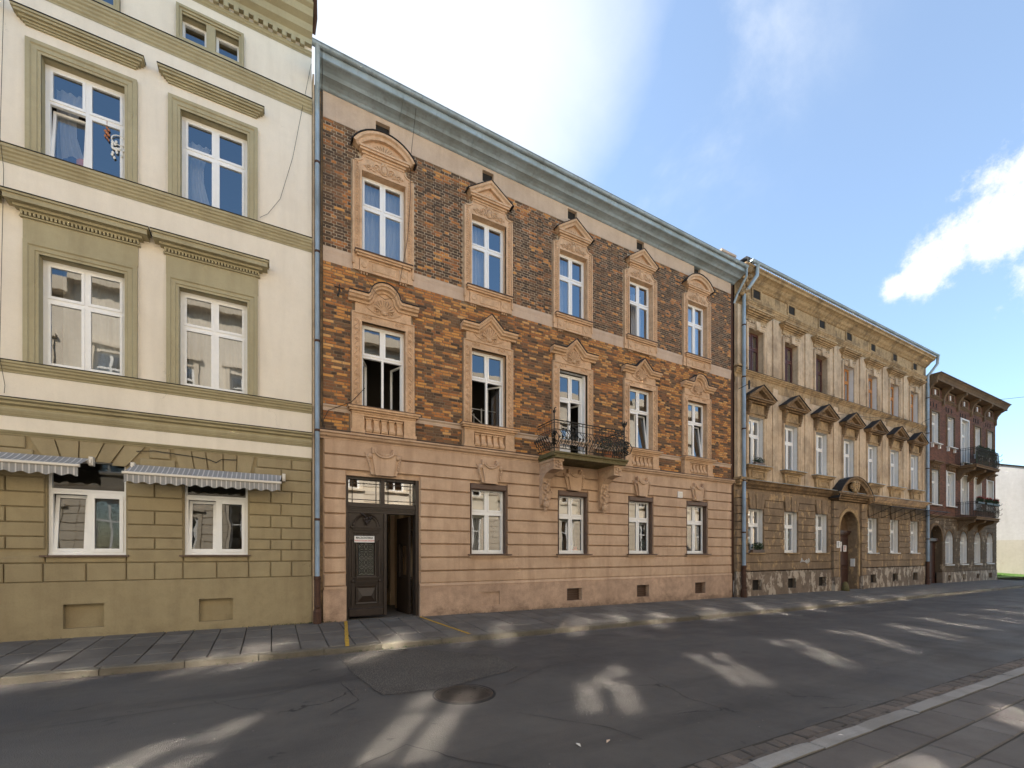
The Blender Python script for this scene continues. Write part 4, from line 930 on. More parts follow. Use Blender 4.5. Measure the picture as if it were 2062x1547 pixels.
# --- balcony
bal = MB(); bal.box(7.46, 10.26, -1.0, 0, 4.60, 4.66); bal.sweep([(7.40, 4.78), (10.32, 4.78)], [(0, -.02), (0, 1.06), (-.05, 1.06), (-.07, 1.02), (-.12, 1.0), (-.12, -.02)])
BAL = bal.build('balcony', M['moss'], B)
def bracket(x, w_=.32):
    q = MB(); pr = [(0, 4.60), (-.86, 4.60), (-.86, 4.30), (-.70, 4.27), (-.45, 4.22), (-.27, 4.08), (-.19, 3.9), (-.17, 3.7), (-.17, 3.45), (-.13, 3.28), (-.04, 3.16), (0, 3.14)]
    n = len(pr); vs = [(x, y, z) for y, z in pr]+[(x+w_, y, z) for y, z in pr]
    q.add(vs, [tuple(range(n)), tuple(range(2*n-1, n-1, -1))]+[(i, i+n, (i+1) % n+n, (i+1) % n) for i in range(n)])
    q.box(x-.03, x+w_+.03, -.9, 0, 4.53, 4.60); q.box(x-.02, x+w_+.02, -.88, -.6, 4.27, 4.33)
    xc = x+w_/2
    for k in range(14):
        t = k/13; z = 4.1-.9*t; yy = -.22-.02*math.sin(t*9); q.blob((xc+.06*math.sin(k*2.4), yy, z), (.06, .05, .05), 6, 3)
    q.blob((xc, -.2, 3.27), (.12, .09, .12), 8, 5); q.blob((xc, -.16, 3.13), (.06, .06, .08))
    for k in range(5): q.blob((xc+.09*math.cos(k*1.257), -.88, 4.43+.09*math.sin(k*1.257)), (.045, .03, .045))
    q.blob((xc, -.9, 4.43), .03)
    for sx in (x-.005, x+w_+.005):
        for cxx in (-.2, -.38, -.56): q.tube([(sx, cxx+.07*math.cos(a), 4.42+.07*math.sin(a)) for a in [i*.7 for i in range(8)]], .014, 4)
        for k in range(8): q.blob((sx, -.1-.08*(k % 3), 4.15-.1*k) if k > 2 else (sx, -.25-.1*k, 4.25), (.012, .035, .04), 5, 2)
    q.build('balcony_bracket', M['pink'], BAL)
bracket(7.50); bracket(9.88)
yf = -.94; xl, xr = 7.46, 10.24
q = MB()
for z, r_ in ((5.74, .018), (5.66, .012), (5.46, .012), (4.90, .014)):
    q.tube([(xl, -.02, z), (xl, yf, z), (xr, yf, z), (xr, -.02, z)], r_, 5)
for k in range(22): xx = xl+(xr-xl)*k/21; q.tube([(xx, yf, 5.46), (xx, yf, 5.74)], .007, 4)
for k in range(8): yy = yf*k/7; [q.tube([(xx, yy, 5.46), (xx, yy, 5.74)], .007, 4) for xx in (xl, xr)]
for xx in (xl, xr): q.tube([(xx, yf, 4.78), (xx, yf, 5.95)], .02, 6); q.blob((xx, yf, 5.98), (.05, .05, .055), 8, 4)
for k in range(6): a = k*1.047; q.tube([(xr, yf, 5.85), (xr+.07*math.cos(a), yf+.07*math.sin(a), 5.95), (xr+.09*math.cos(a), yf+.09*math.sin(a), 6.05)], .012, 4, .02)
q.tube([(xl, yf, 5.98), (xl-.03, yf-.05, 6.06), (xl+.02, yf-.08, 6.08)], .016, 5)
q.build('railing', M['iron'], BAL)
def baluster_iron(s_=1):
    q = MB(); pts = []
    for i in range(13):
        t = i/12; z = .56*(1-t); pts.append((.03*math.sin(t*2*math.pi)*s_, -.16*math.sin(math.pi*min(1, t*1.15))**1.5*(1 if t < .87 else .3), z))
    q.tube(pts, .010, 5); z = .28
    for a in (-1, 1): q.add([(0, -.16, .22), (a*.05, -.19, .3), (a*.015, -.17, .36), (0, -.165, .3)], [(0, 1, 2, 3)]); q.add([(0, -.1, .12), (a*.04, -.12, .17), (a*.01, -.11, .22)], [(0, 1, 2)])
    q.tube([(.0, -.05, .06), (.04*s_, -.06, .1), (.02*s_, -.06, .13), (0, -.06, .1)], .007, 4)
    return q.mesh('baluster', M['iron'])
b1, b2 = baluster_iron(1), baluster_iron(-1)
for k in range(22): link('baluster', b1 if k % 2 else b2, BAL, (xl+.06+(xr-xl-.12)*k/21, yf, 4.90))
for k in range(7):
    link('baluster', b1, BAL, (xl, yf+.1+.12*k, 4.90), (0, 0, R(-90))); link('baluster', b2, BAL, (xr, yf+.1+.12*k, 4.90), (0, 0, R(90)))
q = MB()
for xx, s_ in ((xl, -1), (xr, 1)):
    for k in range(60):
        a = rnd.uniform(0, 6.28); z = rnd.uniform(4.95, 5.42); q.add([(xx+s_*rnd.uniform(-.02, .14), yf-rnd.uniform(0, .14), z+d_) if 0 else (xx+s_*rnd.uniform(-.05, .13), yf-rnd.uniform(-.05, .14), z+rnd.uniform(-.05, .05)) for d_ in (0, .03, .06)], [(0, 1, 2)])
    q.tube([(xx+s_*.0, yf, 5.40), (xx+s_*.12, yf-.12, 5.34), (xx+s_*.19, yf-.17, 5.18), (xx+s_*.14, yf-.13, 5.0), (xx, yf, 4.92)], .016, 5)
for sx in (8.1, 9.2, 9.8):
    q.tube([(sx+.13*math.cos(a)*(1-a/16), yf-.12, 5.2+.13*math.sin(a)*(1-a/16)) for a in [i*.5 for i in range(26)]], .010, 4)
for k in range(190):
    xx = rnd.choice((8.05, 9.15, 9.75, 9.9, 10.05))+rnd.gauss(0, .12); z = rnd.uniform(4.95, 5.7); yy = yf-.06-rnd.random()*.12
    if xx > xr: continue
    s_ = rnd.uniform(.02, .045); q.add([(xx, yy, z), (xx+s_, yy-.02, z+s_), (xx-.01, yy+.01, z+s_*1.6)], [(0, 1, 2)])
tag(q.build('iron_leaves', M['iron'], BAL), kind='stuff')
# potted trailing plant on the balcony
t = thing('balcony_plant', 'dark trailing plant hanging on the right end of the wrought iron balcony', 'plant', loc=(9.75, -.7, 4.78))
q = MB(); q.lathe([(.11, 0), (.15, .26), (.16, .26), (.14, .22)], (0, 0, 0), 12); q.build('flower_pot', M['terracotta'], t)
def leaves(mb, c, r, n, s0=.03, s1=.06, rr=rnd):
    for _ in range(n):
        v = Vector((rr.gauss(0, 1), rr.gauss(0, 1), rr.gauss(0, 1))); v = v.normalized()*rr.random()**.4
        p = Vector((c[0]+v.x*r[0], c[1]+v.y*r[1], c[2]+v.z*r[2])); a = Vector((rr.gauss(0, 1), rr.gauss(0, 1), rr.gauss(0, 1))).normalized(); b = a.orthogonal().normalized(); s_ = rr.uniform(s0, s1)
        mb.add([p-a*s_, p+b*s_*.45, p+a*s_, p-b*s_*.45], [(0, 1, 2, 3)])
q = MB(); leaves(q, (0, 0, .45), (.32, .2, .26), 260); q.build('leaves', M['leaf'], t)

# --- gateway: frame, fanlight, carved leaf, open leaf, passage
g = MB(); x0, x1 = 1.68, 3.60
g.box(x0, x0+.07, .12, .34, -.1, 3.73); g.box(x1-.09, x1, .05, .34, -.1, 3.73); g.box(x0+.07, x1-.09, .12, .34, 3.66, 3.73)
g.box(x0+.07, x1-.09, .10, .34, 2.84, 2.93); g.box(x0+.07, x1-.09, .07, .34, 2.93, 2.99); g.box(x0+.07, x1-.09, .13, .34, 2.99, 3.05); g.box(x0+.07, x1-.09, .12, .34, 2.78, 2.84)
g.box(2.58, 2.68, .11, .34, 3.05, 3.66)
for k in range(60): g.box(x0+.09+k*.0295, x0+.105+k*.0295, .085, .11, 2.865, 2.90)
for a, b in ((x0+.07, 2.58), (2.68, x1-.09)):
    for xx in (a+.10, b-.12): g.box(xx, xx+.02, .2, .23, 3.05, 3.66)
    for zz_ in (3.13, 3.56): g.box(a, b, .2, .23, zz_, zz_+.02)
G = g.build('gateway_frame', M['doorwood'], B)
q = MB(); q.add([(x0+.07, .215, 3.05), (x1-.09, .215, 3.05), (x1-.09, .215, 3.66), (x0+.07, .215, 3.66)], [(0, 1, 2, 3)]); q.build('pane', M['glass'], G)
def ring_(q, cx, cz, r, y=0, w_=.011, a0=0, a1=360): q.tube([(cx+r*math.cos(R(a0+(a1-a0)*i/16)), y, cz+r*math.sin(R(a0+(a1-a0)*i/16))) for i in range(17)], w_, 4)
def door_leaf(detail=True):
    q = MB(); W, H = .90, 2.74
    q.box(0, W, .0, .06, 0, .34); q.box(0, .17, .0, .06, .34, H); q.box(W-.17, W, .0, .06, .34, H); q.box(.17, W-.17, .0, .06, .86, 1.02); q.box(.17, W-.17, 0, .06, 1.98, H); q.box(.17, W-.17, .03, .06, .34, .86)
    q.bbox(.0, W, -.04, .0, 0, .22, .02)
    # pyramid panel
    q.add([(.2, -.01, .36), (.7, -.01, .36), (.7, -.01, .78), (.2, -.01, .78), (.34, -.08, .54), (.56, -.08, .54)], [(0, 1, 5, 4), (1, 2, 5), (2, 3, 4, 5), (3, 0, 4)])
    q.sweep([(.18, .34), (.18, .80), (.72, .80), (.72, .34)][::-1], [(0, 0), (0, .06), (.03, .05), (.05, 0)], closed=True)
    layered(q, .12, .78, 1.04, [(.03, .09), (.03, .06), (.04, .04)]); layered(q, .16, .74, .93, [(.02, .05), (.04, .03)])
    for s_ in (.07, .76): q.box(s_, s_+.07, -.05, 0, .3, .95); q.blob((s_+.035, -.05, .93), (.05, .03, .05)); q.bbox(s_, s_+.06, -.035, 0, 1.05, 2.02, .01)
    # head: arch with fruit
    q.sweep(arc(.45, 2.36, .36, 175, 5, 14), [(0, 0), (0, .09), (-.03, .08), (-.04, .05), (-.08, .04), (-.08, 0)])
    layered(q, .05, .85, 2.37, [(.03, .11), (.03, .08), (.04, .05)]); layered(q, .10, .80, 2.24, [(.03, .05), (.02, .03)]); 
    for k in range(3): q.bbox(.2+.17*k, .35+.17*k, -.03, 0, 2.10, 2.18, .01)
    for k in range(34):
        t_ = rnd.random(); xx = .45+rnd.uniform(-1, 1)*.17*(1-t_); q.blob((xx, -.06-rnd.random()*.03, 2.70-.28*t_), .03, 6, 3)
    q.sweep([(.20, 1.04), (.20, 1.98), (.70, 1.98), (.70, 1.04)][::-1], [(0, .0), (0, .05), (.03, .045), (.05, 0)], closed=True)
    return q.mesh('door_leaf', M['doorwood'])
leaf = link('door_leaf', door_leaf(), B, (x0+.08, .16, .05))
q = MB()
for cx in (.34, .56):
    for zc in (1.20, 1.42, 1.64, 1.84): ring_(q, cx, zc, .09, .02); ring_(q, cx, zc, .05, .02); q.tube([(cx-.09, .02, zc-.1), (cx, .02, zc), (cx+.09, .02, zc+.1)], .009, 4); q.tube([(cx+.09, .02, zc-.1), (cx, .02, zc), (cx-.09, .02, zc+.1)], .009, 4)
for xx in (.235, .45, .665): q.tube([(xx, .02, 1.04), (xx, .02, 1.98)], .008, 4)
for zz_ in (1.06, 1.31, 1.53, 1.74, 1.96): q.tube([(.2, .02, zz_), (.7, .02, zz_)], .005, 4)
link('grille', q.mesh('grille', M['iron']), leaf)
q = MB(); q.add([(.2, .045, 1.02), (.7, .045, 1.02), (.7, .045, 1.98), (.2, .045, 1.98)], [(0, 1, 2, 3)]); link('pane', q.mesh('pane', M['glass']), leaf)
q = MB(); q.add([(.2, .048, 1.02), (.7, .048, 1.02), (.7, .048, 1.98), (.2, .048, 1.98)], [(0, 1, 2, 3)]); link('frosted_backing', q.mesh('frosted_backing', M['blind']), leaf)
q = MB(); q.box(.9, .97, -.06, .06, 0, 2.74); q.bbox(.895, .975, -.09, -.05, 2.5, 2.70, .01); link('closing_strip', q.mesh('closing_strip', M['doorwood']), leaf)
q = MB(); q.tube([(.86, -.02, 1.25), (.86, -.08, 1.25), (.86, -.08, 1.4), (.86, -.02, 1.4)], .012, 5); link('handle', q.mesh('handle', M['castiron']), leaf)
leaf2 = link('door_leaf', leaf.data, B, (x1-.14, .38, .0), (0, 0, R(97))); leaf2['label'] = 'open right door leaf swung into the passage'
# passage
q = MB(); q.box(x0-.25, x0-.05, .36, 9.4, -.1, 3.4); q.box(x1+.05, x1+.3, .36, 9.4, -.1, 3.4); q.box(x0-.3, x1+.3, 9.4, 9.5, -.1, 3.4); q.box(x0-.3, x1+.3, .36, 9.4, 3.4, 3.5)
for y in (1.9, 3.0, 4.1, 5.4): 
    for xa, xb in ((x1-.09, x1+.06), (x0-.06, x0+.09)): q.box(xa, xb, y, y+.34, -.1, 3.4); q.box(xa-.03, xb+.03, y-.04, y+.38, -.06, .42)
q.build('passage_wall', M['passage'], B)
q = MB(); q.box(x0-.2, x1+.2, .0, 9.4, -.5, -.022); q.build('passage_floor', M['slab'], B)
# sign on the door
def text(body, size, mat, parent, loc, rot=(R(90), 0, 0), sx=1, name='lettering', bold=.0):
    cu = bpy.data.curves.new('lettering', 'FONT'); cu.body = body; cu.size = size; cu.extrude = .0008; cu.align_x = 'CENTER'; cu.align_y = 'CENTER'; cu.offset = bold; cu.resolution_u = 3
    tmp = bpy.data.objects.new('tmp', cu); col.objects.link(tmp); dg = bpy.context.evaluated_depsgraph_get()
    me = bpy.data.meshes.new_from_object(tmp.evaluated_get(dg)); bpy.data.objects.remove(tmp); me.materials.clear(); me.materials.append(M[mat])
    o = link(name, me, parent, loc, rot); o.scale = (sx, 1, 1); return o
t = thing('sign', 'small white sign with black and red lettering on the carved gateway door', 'sign', loc=(2.15, .09, 2.085))
q = MB(); q.bbox(-.255, .255, 0, .02, -.085, .085, .004); link('sign_board', q.mesh('sign_board', M['paper']), t)
text('MACRONTERIA', .078, 'ink', t, (0, -.002, .034), sx=.80, bold=.002); text('WYPOZYCZALNIA STROJOW', .052, 'redink', t, (0, -.002, -.04), sx=.72, bold=.001)
# curtains and things in the brick building
CL = ['leftmost', 'second', 'middle', 'fourth', 'rightmost']
for i, o in enumerate(B2):
    if i == 3: curtain(o[0]+.62, o[1]-.05, 9.6, 11.5, .5, 'white sheer curtain in the upper brick building window whose left sash is open'); continue
    curtain(o[0]+.02, o[1]-.02 if i in (0, 4) else o[1]-.35, 9.5, 11.9, .42, 'white sheer curtain inside the %s upper window of the brick building' % CL[i], per=.11)
for i, o in enumerate(B0):
    curtain(o[0]+.05, o[0]+.5, 1.75, 3.0, .5, 'pale curtain inside the %s ground floor window of the brick building' % ('first', 'second', 'third', 'fourth')[i], amp=.02, per=.07)
    q = MB(); q.box(o[0]+.03, o[1]-.1, .34, .35, 2.78, 3.5); tag(q.build('window_blind', M['blind']), 'cream blind half lowered behind the %s ground floor window of the brick building' % ('first', 'second', 'third', 'fourth')[i], 'blind')
q = MB(); q.bbox(9.12, 9.30, .32, .44, 1.72, 1.84, .02); q.lathe([(.06, 0), (.07, .1)], (9.21, .38, 1.84), 8); tag(q.build('red_pot', M['red']), 'small red pot standing inside the ground floor window under the balcony', 'pot')
q = MB(); [q.blob((6.02+.05*math.cos(k), .27, 2.55+.035*k-.1), (.05, .01, .04)) for k in range(7)]; [q.blob((6.02+.02*math.sin(k), .27, 2.42-.04*k), (.03, .01, .035)) for k in range(6)]
tag(q.build('window_ornament', M['iron']), 'dark flower shaped ornament hanging in the ground floor window right of the gateway', 'ornament')
t = thing('scaffold_frame', 'metal scaffold frame standing in the room behind the second open window', 'scaffold', loc=(0, 0, 0))
q = MB()
for xx in (5.4, 5.9): q.tube([(xx, .9, 4.45), (xx, .9, 6.35)], .02, 5); q.tube([(xx, 1.5, 4.45), (xx, 1.5, 6.35)], .02, 5)
for zz_ in (5.0, 5.6, 6.3): q.tube([(5.4, .9, zz_), (6.4, .9, zz_)], .016, 5)
q.tube([(5.45, .9, 6.2), (6.3, .9, 5.6)], .014, 5); q.tube([(5.3, .9, 5.7), (5.6, .9, 6.25)], .014, 5); q.build('scaffold_pole', M['white_old'], t)

# ============================================================ building C: weathered ochre
C = thing('weathered_apartment_building', 'weathered ochre plastered building with seven triangular window pediments and an arched street door', 'building')
cx0, cx1 = 17.30, 36.2
CL_ = [18.25, 20.93, 23.56, 26.2, 28.77, 31.38, 34.0]; CW = 1.06
C2 = [(x, x+CW, 9.62, 11.55) for x in CL_]; C1 = [(x, x+CW, 5.52, 7.70) for x in CL_]; C0 = [(x, x+CW, 1.72, 3.70) for i, x in enumerate(CL_) if i != 3]
CV = [(x+.28, x+.80, 12.92, 13.3) for x in CL_]; CB = [(x+.2, x+.85, .08, .54) for i, x in enumerate(CL_) if i != 3]
CD = (25.50, 27.75, -.5, 3.95, .96)
mb = MB(); rv = []; wall_grid(mb, cx0, cx1, 4.7, 13.8, C2+C1, 0, .34, rv)
mb.build('upper_wall', M['ochre'], C); reveals(C, lambda k: 'ochre' if k < 3 else 'reveal', rv)
mb = MB(); rv = []; wall_grid(mb, cx0, cx1, .9, 4.75, C0+[(CD[0], CD[1], .9, 3.95, .96)], .03, .36, rv); mb.build('ground_floor_wall', M['ochre_low'], C)
reveals(C, 'reveal', rv[:-1]); rv[-1].build('door_reveal', M['ochre_low'], C)
mb = MB(); wall_grid(mb, cx0, cx1, -.8, .93, CB+[(CD[0], CD[1], -.8, .93)], -.06, .25); mb.box(cx0, CD[0], -.06, .03, .9, .93); mb.box(CD[1], cx1, -.06, .03, .9, .93); mb.build('plinth', M['peel'], C)
q = MB()
for v in CB: q.box(v[0], v[1], .1, .12, v[2], v[3])
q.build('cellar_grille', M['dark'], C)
shell(C, cx0, cx1-.15, 13.85, [4.4, 8.6, 12.3], y0=.40, ridge=2.0)
# pilasters
pil = [(17.34, 17.88), (20.0, 20.4), (22.6, 23.0), (25.2, 25.6), (27.85, 28.2), (30.4, 30.8), (33.0, 33.4), (35.6, 36.05)]
for k, (a, b) in enumerate(pil):
    q = MB(); q.box(a, b, -.05 if k else -.12, .02, 9.66, 12.3); q.box(a-.03, b+.03, -.08 if k else -.15, .02, 9.66, 9.8); q.build('pilaster', M['ochre'], C)
    q = MB(); q.box(a, b, -.035 if k else -.12, .02, 4.95, 9.2)
    q.build('pilaster', M['ochre'], C)
q = MB(); layered(q, 17.28, 17.95, 9.72, [(.06, .2), (.08, .14)]); layered(q, 17.28, 17.95, 4.95, [(.1, .3), (.1, .22), (.12, .16)]); q.build('pilaster_cap', M['ochre_trim'], C)
q = MB()
for k in range(12): q.blob((17.6+.2*math.cos(k*2.4), -.22-.02*k, 12.6+.1*k), (.12, .12, .1), 6, 3)
q.build('scroll_console', M['ochre_trim'], C)
# entablature
q = MB(); q.sweep([(cx0, 13.83), (cx1-.1, 13.83)], [(0, -.02), (0, .55), (-.06, .55), (-.09, .49), (-.17, .47), (-.20, .38), (-.26, .28), (-.36, .20), (-.42, .12), (-.46, .09), (-.50, .04), (-.50, -.02)]); q.build('cornice', M['ochre_trim'], C)
band(C, 'frieze_moulding', cx0, cx1, 12.72, .34, .15, 'ochre_trim', False, 4)
for v in CV:
    q = MB(); frame_mb(q, v[0]-.09, v[1]+.09, v[2]-.09, v[3]+.09, .09, -.05, .02); q.box(v[0]-.02, v[1]+.02, -.012, .0, v[2]-.02, v[3]+.02); fr_ = q.build('attic_vent_frame', M['ochre_trim'], C)
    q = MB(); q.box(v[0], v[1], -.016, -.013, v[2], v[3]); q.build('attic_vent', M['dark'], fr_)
band(C, 'floor_band', cx0, cx1, 9.62, .26, .15, 'ochre_trim', True, 3)
q = MB(); wall_grid(q, cx0, cx1-.1, 12.70, 13.36, [(v[0]-.09, v[1]+.09, v[2]-.09, v[3]+.05) for v in CV], -.012, .012); q.build('sooty_frieze', M['ochre_trim'], C)
q = MB(); q.box(cx0, cx1, -.012, .0, 9.02, 9.36); q.build('sooty_frieze', M['ochre_trim'], C)
q = MB(); q.sweep([(cx0+.6, 4.86), (cx1, 4.86)], [(0, -.02), (0, .3), (-.03, .3), (-.06, .24), (-.16, .18), (-.22, .1), (-.30, .05), (-.30, -.02)]); q.build('ledge', M['ochre_soot'], C)
q = MB(); flashing(q, cx0+.6, cx1, 4.862, .3); q.build('lead_flashing', M['zinc'], C)
def c_upper():
    q = MB(); a, b = 0, CW; p = [(0, -.02), (0, .03), (.04, .03), (.05, .05), (.12, .05), (.15, .07), (.19, .07), (.19, -.02)]
    q.sweep([(a, 9.64), (a, 11.55), (b, 11.55), (b, 9.64)], p)
    q.prism([(CW/2-.11, 11.5), (CW/2+.11, 11.5), (CW/2+.16, 11.86), (CW/2-.16, 11.86)], -.13, .02)
    for k in range(6): q.blob((CW/2+(k-2.5)*.22, -.08, 11.78+.03*(k % 2)), (.09, .04, .05))
    m1 = q.mesh('window_surround', M['ochre'])
    q = MB(); layered(q, -.42, CW+.42, 12.30, [(.07, .30), (.06, .26), (.06, .18), (.05, .12), (.06, .06)]); q.box(-.2, CW+.2, -.04, .02, 11.86, 12.0); m2 = q.mesh('window_hood', M['ochre_trim'])
    return m1, m2
def c_ped():
    q = MB(); c = CW/2; zt = 8.42
    q.prism([(c-.80, zt), (c+.80, zt), (c, zt+.46)], -.12, .02)
    q.sweep([(c-.95, zt+.02), (c, zt+.56), (c+.95, zt+.02)], [(.02, 0), (.02, .36), (-.04, .36), (-.07, .30), (-.12, .28), (-.14, .12), (-.14, 0)])
    layered(q, c-.92, c+.92, zt+.02, [(.05, .34), (.06, .28), (.06, .16)])
    for s_ in (-1, 1):
        for k in range(5): t = k/4; q.blob((c+s_*.63, -.16+.08*t, zt-.20-.42*t), (.07, .09-.05*t, .09), 6, 3)
        q.box(*sorted((c+s_*.56, c+s_*.70)), -.1, .02, zt-.68, zt-.12)
    q.prism([(c-.34, zt+.03), (c+.34, zt+.03), (c, zt+.26)], -.15, -.11)
    m1 = q.mesh('window_pediment', M['ochre_soot'])
    q = MB(); q.sweep([(c-.99, zt+.045), (c, zt+.60), (c+.99, zt+.045)], [(0, 0), (0, .39), (.02, .39), (.02, 0)]); m2 = q.mesh('tar_cover', M['tar'])
    q = MB(); q.box(-.08, CW+.08, -.04, .02, 7.72, 8.30); layered(q, -.16, CW+.16, 7.86, [(.05, .1), (.05, .06)]); m3 = q.mesh('frieze_panel', M['ochre_trim'])
    q = MB(); p = [(0, -.02), (0, .03), (.04, .03), (.05, .05), (.12, .05), (.15, .07), (.17, .07), (.17, -.02)]
    q.sweep([(0, 5.54), (0, 7.70), (CW, 7.70), (CW, 5.54)], p); m4 = q.mesh('window_surround', M['ochre'])
    q = MB(); layered(q, -.34, CW+.34, 5.53, [(.04, .26), (.07, .22), (.05, .14)]); 
    q.prism([(-.16, 5.37), (CW+.16, 5.37), (CW+.08, 4.95), (-.08, 4.95)], -.10, .02); q.sweep([(.12, 5.06), (.12, 5.28), (CW-.12, 5.28), (CW-.12, 5.06)], [(0, .09), (0, .14), (.05, .14), (.05, .09)], closed=True); m5 = q.mesh('window_apron', M['ochre_trim'])
    q = MB(); q.box(-.36, CW+.36, -.29, .02, 5.532, 5.548); m6 = q.mesh('window_sill', M['zinc'])
    return m1, m2, m3, m4, m5, m6
for i, x in enumerate(CL_):
    for me in cached('cu', c_upper)+cached('cp', c_ped): link(me.name.split('.')[0], me, C, (x, 0, 0))
    window(C, x+.02, x+CW-.02, 9.64, 11.53, .22, fm='brownframe' if i < 3 else 'orangeframe', trans=.38, fw=.07, sw=.05)
    window(C, x+.02, x+CW-.02, 5.54, 7.68, .19, trans=.36, fw=.07, sw=.05, low=('l', 'c') if i in (0, 2) else ('c', 'c'), fm='white')
for o in C0:
    window(C, o[0]+.02, o[1]-.02, 1.74, 3.68, .2, trans=.37, fw=.06, sw=.045)
    q = MB(); q.box(o[0]-.06, o[1]+.06, -.1, .28, 1.69, 1.735); q.build('window_sill', M['reveal'] if o[0] > 28 else M['ochre_trim'], C)
    q = MB(); c = (o[0]+o[1])/2
    for k in range(5):
        xa, xb = c-.62+.248*k, c-.62+.248*(k+1); ba, bb = c-.48+.192*k, c-.48+.192*(k+1)
        v_ = MB(); v_.prism([(ba+.008, 3.66), (bb-.008, 3.66), (xb-.01, 4.34), (xa+.01, 4.34)], -.07 if k != 2 else -.10, .03); v_.build('arch_stone', M['ochre_low'], C)
zc0 = [.93, 1.30, 1.70, 2.04, 2.38, 2.72, 3.06, 3.40, 3.74, 4.08, 4.42]
for i in range(len(zc0)-1):
    z0, z1 = zc0[i], zc0[i+1]; cuts = [(24.95, 28.3)]
    if z1 > 1.75 and z0 < 3.7: cuts += [(o[0]-.02, o[1]+.02) for o in C0]
    elif z0 >= 3.7 and z1 < 4.4: cuts += [(o[0]-.10, o[1]+.10) for o in C0]
    cuts.sort(); xs_ = [cx0+.62]; [xs_.extend(c_) for c_ in cuts]; xs_.append(cx1)
    for k in range(0, len(xs_), 2): block(C, xs_[k], xs_[k+1], z0, z1, 'ochre_low', g=.012, y=-.035, yb=.04)
    block(C, cx0+.02, cx0+.58, z0, z1, 'ochre_low', g=.012, y=-.12, yb=.04)
q = MB(); q.box(cx0, cx0+.6, -.1, .03, -.8, .93); q.build('corner_plinth', M['peel'], C)
# street door portal
for s_, (a, b) in enumerate(((24.95, 25.48), (27.78, 28.3))):
    for i in range(9): block(C, a, b, .5+.43*i, .5+.43*(i+1), 'ochre_low', g=.012, y=-.16, yb=.04)
    q = MB(); q.box(a-.02, b+.02, -.22, .03, -.8, .5); q.build('portal_base', M['peel'], C)
q = MB(); mb = MB(); wall_grid(mb, 25.48, 27.78, -.4, 4.4, [(25.70, 27.55, -.4, 3.90, .925)], -.05, .5); mb.build('portal_wall', M['ochre_low'], C)
pts = [(25.69, .5)]+arc(26.625, 2.975, .935, 180, 0, 14)+[(27.56, .5)]
q.sweep(pts, [(0, 0), (0, .10), (.06, .12), (.10, .08), (.16, .10), (.16, 0)]); q.build('door_arch_moulding', M['ochre_trim'], C)
q = MB(); layered(q, 24.75, 28.5, 4.80, [(.10, .50), (.08, .42), (.10, .30), (.10, .2)])
q.prism([(25.05, 4.80), (28.2, 4.80)]+arc(26.62, 4.13, 1.2, 34, 146, 10)[0:], -.15, .02)
rr_ = 1.95; cz_ = 5.62-rr_; a_ = math.degrees(math.acos(1.78/rr_)); ap = arc(26.62, cz_, rr_, 180-a_, a_, 14)
q.sweep(ap, [(.04, 0), (.04, .46), (-.05, .46), (-.1, .40), (-.2, .36), (-.22, .2), (-.22, 0)]); q.build('portal_pediment', M['ochre_soot'], C)
q = MB(); q.sweep(ap, [(.045, 0), (.045, .48), (.065, .48), (.065, 0)]); q.build('tar_cover', M['tar'], C)
q = MB()
for k in range(26): a = k*2.4; q.blob((26.62+.06*math.sqrt(k)*math.cos(a), -.3-.1*rnd.random(), 5.2+.06*math.sqrt(k)*math.sin(a)), (.10, .09, .10), 6, 3)
for k in range(6): q.tube([(26.4+.09*k, -.42, 5.1), (26.36+.1*k, -.4, 4.86)], .035, 5, .01)
q.build('carved_cartouche', M['ochre_trim'], C)
q = MB(); q.box(25.70, 27.55, .40, .44, -.4, 2.72); q.box(25.70, 27.55, .30, .45, 2.72, 2.82); q.box(25.70, 27.55, .24, .45, 2.82, 2.92)
for a in (25.78, 26.66): q.bbox(a, a+.80, .36, .41, .1, .9, .02); q.bbox(a, a+.80, .36, .41, 1.05, 2.6, .02)
q.box(26.6, 26.65, .35, .40, -.1, 2.72); cdr = q.build('street_door', M['cdoor'], C)
q = MB(); q.add([(25.70, .43, 2.92), (27.55, .43, 2.92), (27.55, .43, 3.9), (25.70, .43, 3.9)], [(0, 1, 2, 3)]); q.build('fanlight_panel', M['dtrim'], cdr)
q = MB(); q.bbox(27.50, 27.56, .06, .26, 1.0, 1.42, .01); q.box(27.49, 27.5, .1, .2, 1.07, 1.2); tag(q.build('intercom_box', M['white_old']), 'pale metal intercom box in the right reveal of the arched street door', 'intercom')
for k, (x, z, c_) in enumerate(((25.36, 2.16, 'ink'), (26.62, 2.20, 'ink'), (26.60, 1.98, 'redink'), (27.1, 1.97, 'redink'))):
    y = -.17 if k == 0 else .35-.005*k
    t = thing('poster', ('white paper notice on the wall left of the arched street door', 'upper white paper notice on the arched street door', 'lower left white notice with red print on the arched street door', 'right white notice with red print on the arched street door')[k], 'poster', 'paper notices at the arched street door', (x, y, z))
    q = MB(); q.box(-.16, .16, 0, .006, -.17, .17) if k != 1 else q.box(-.18, .18, 0, .006, -.12, .12); link('paper_sheet', q.mesh('paper_sheet', M['paper']), t)
    q = MB()
    for j in range(5): q.box(-.09, .02+.07*rnd.random(), -.002, .0, .10-.05*j if k != 1 else .06-.03*j, .125-.05*j if k != 1 else .075-.03*j)
    link('print', q.mesh('print', M[c_]), t)
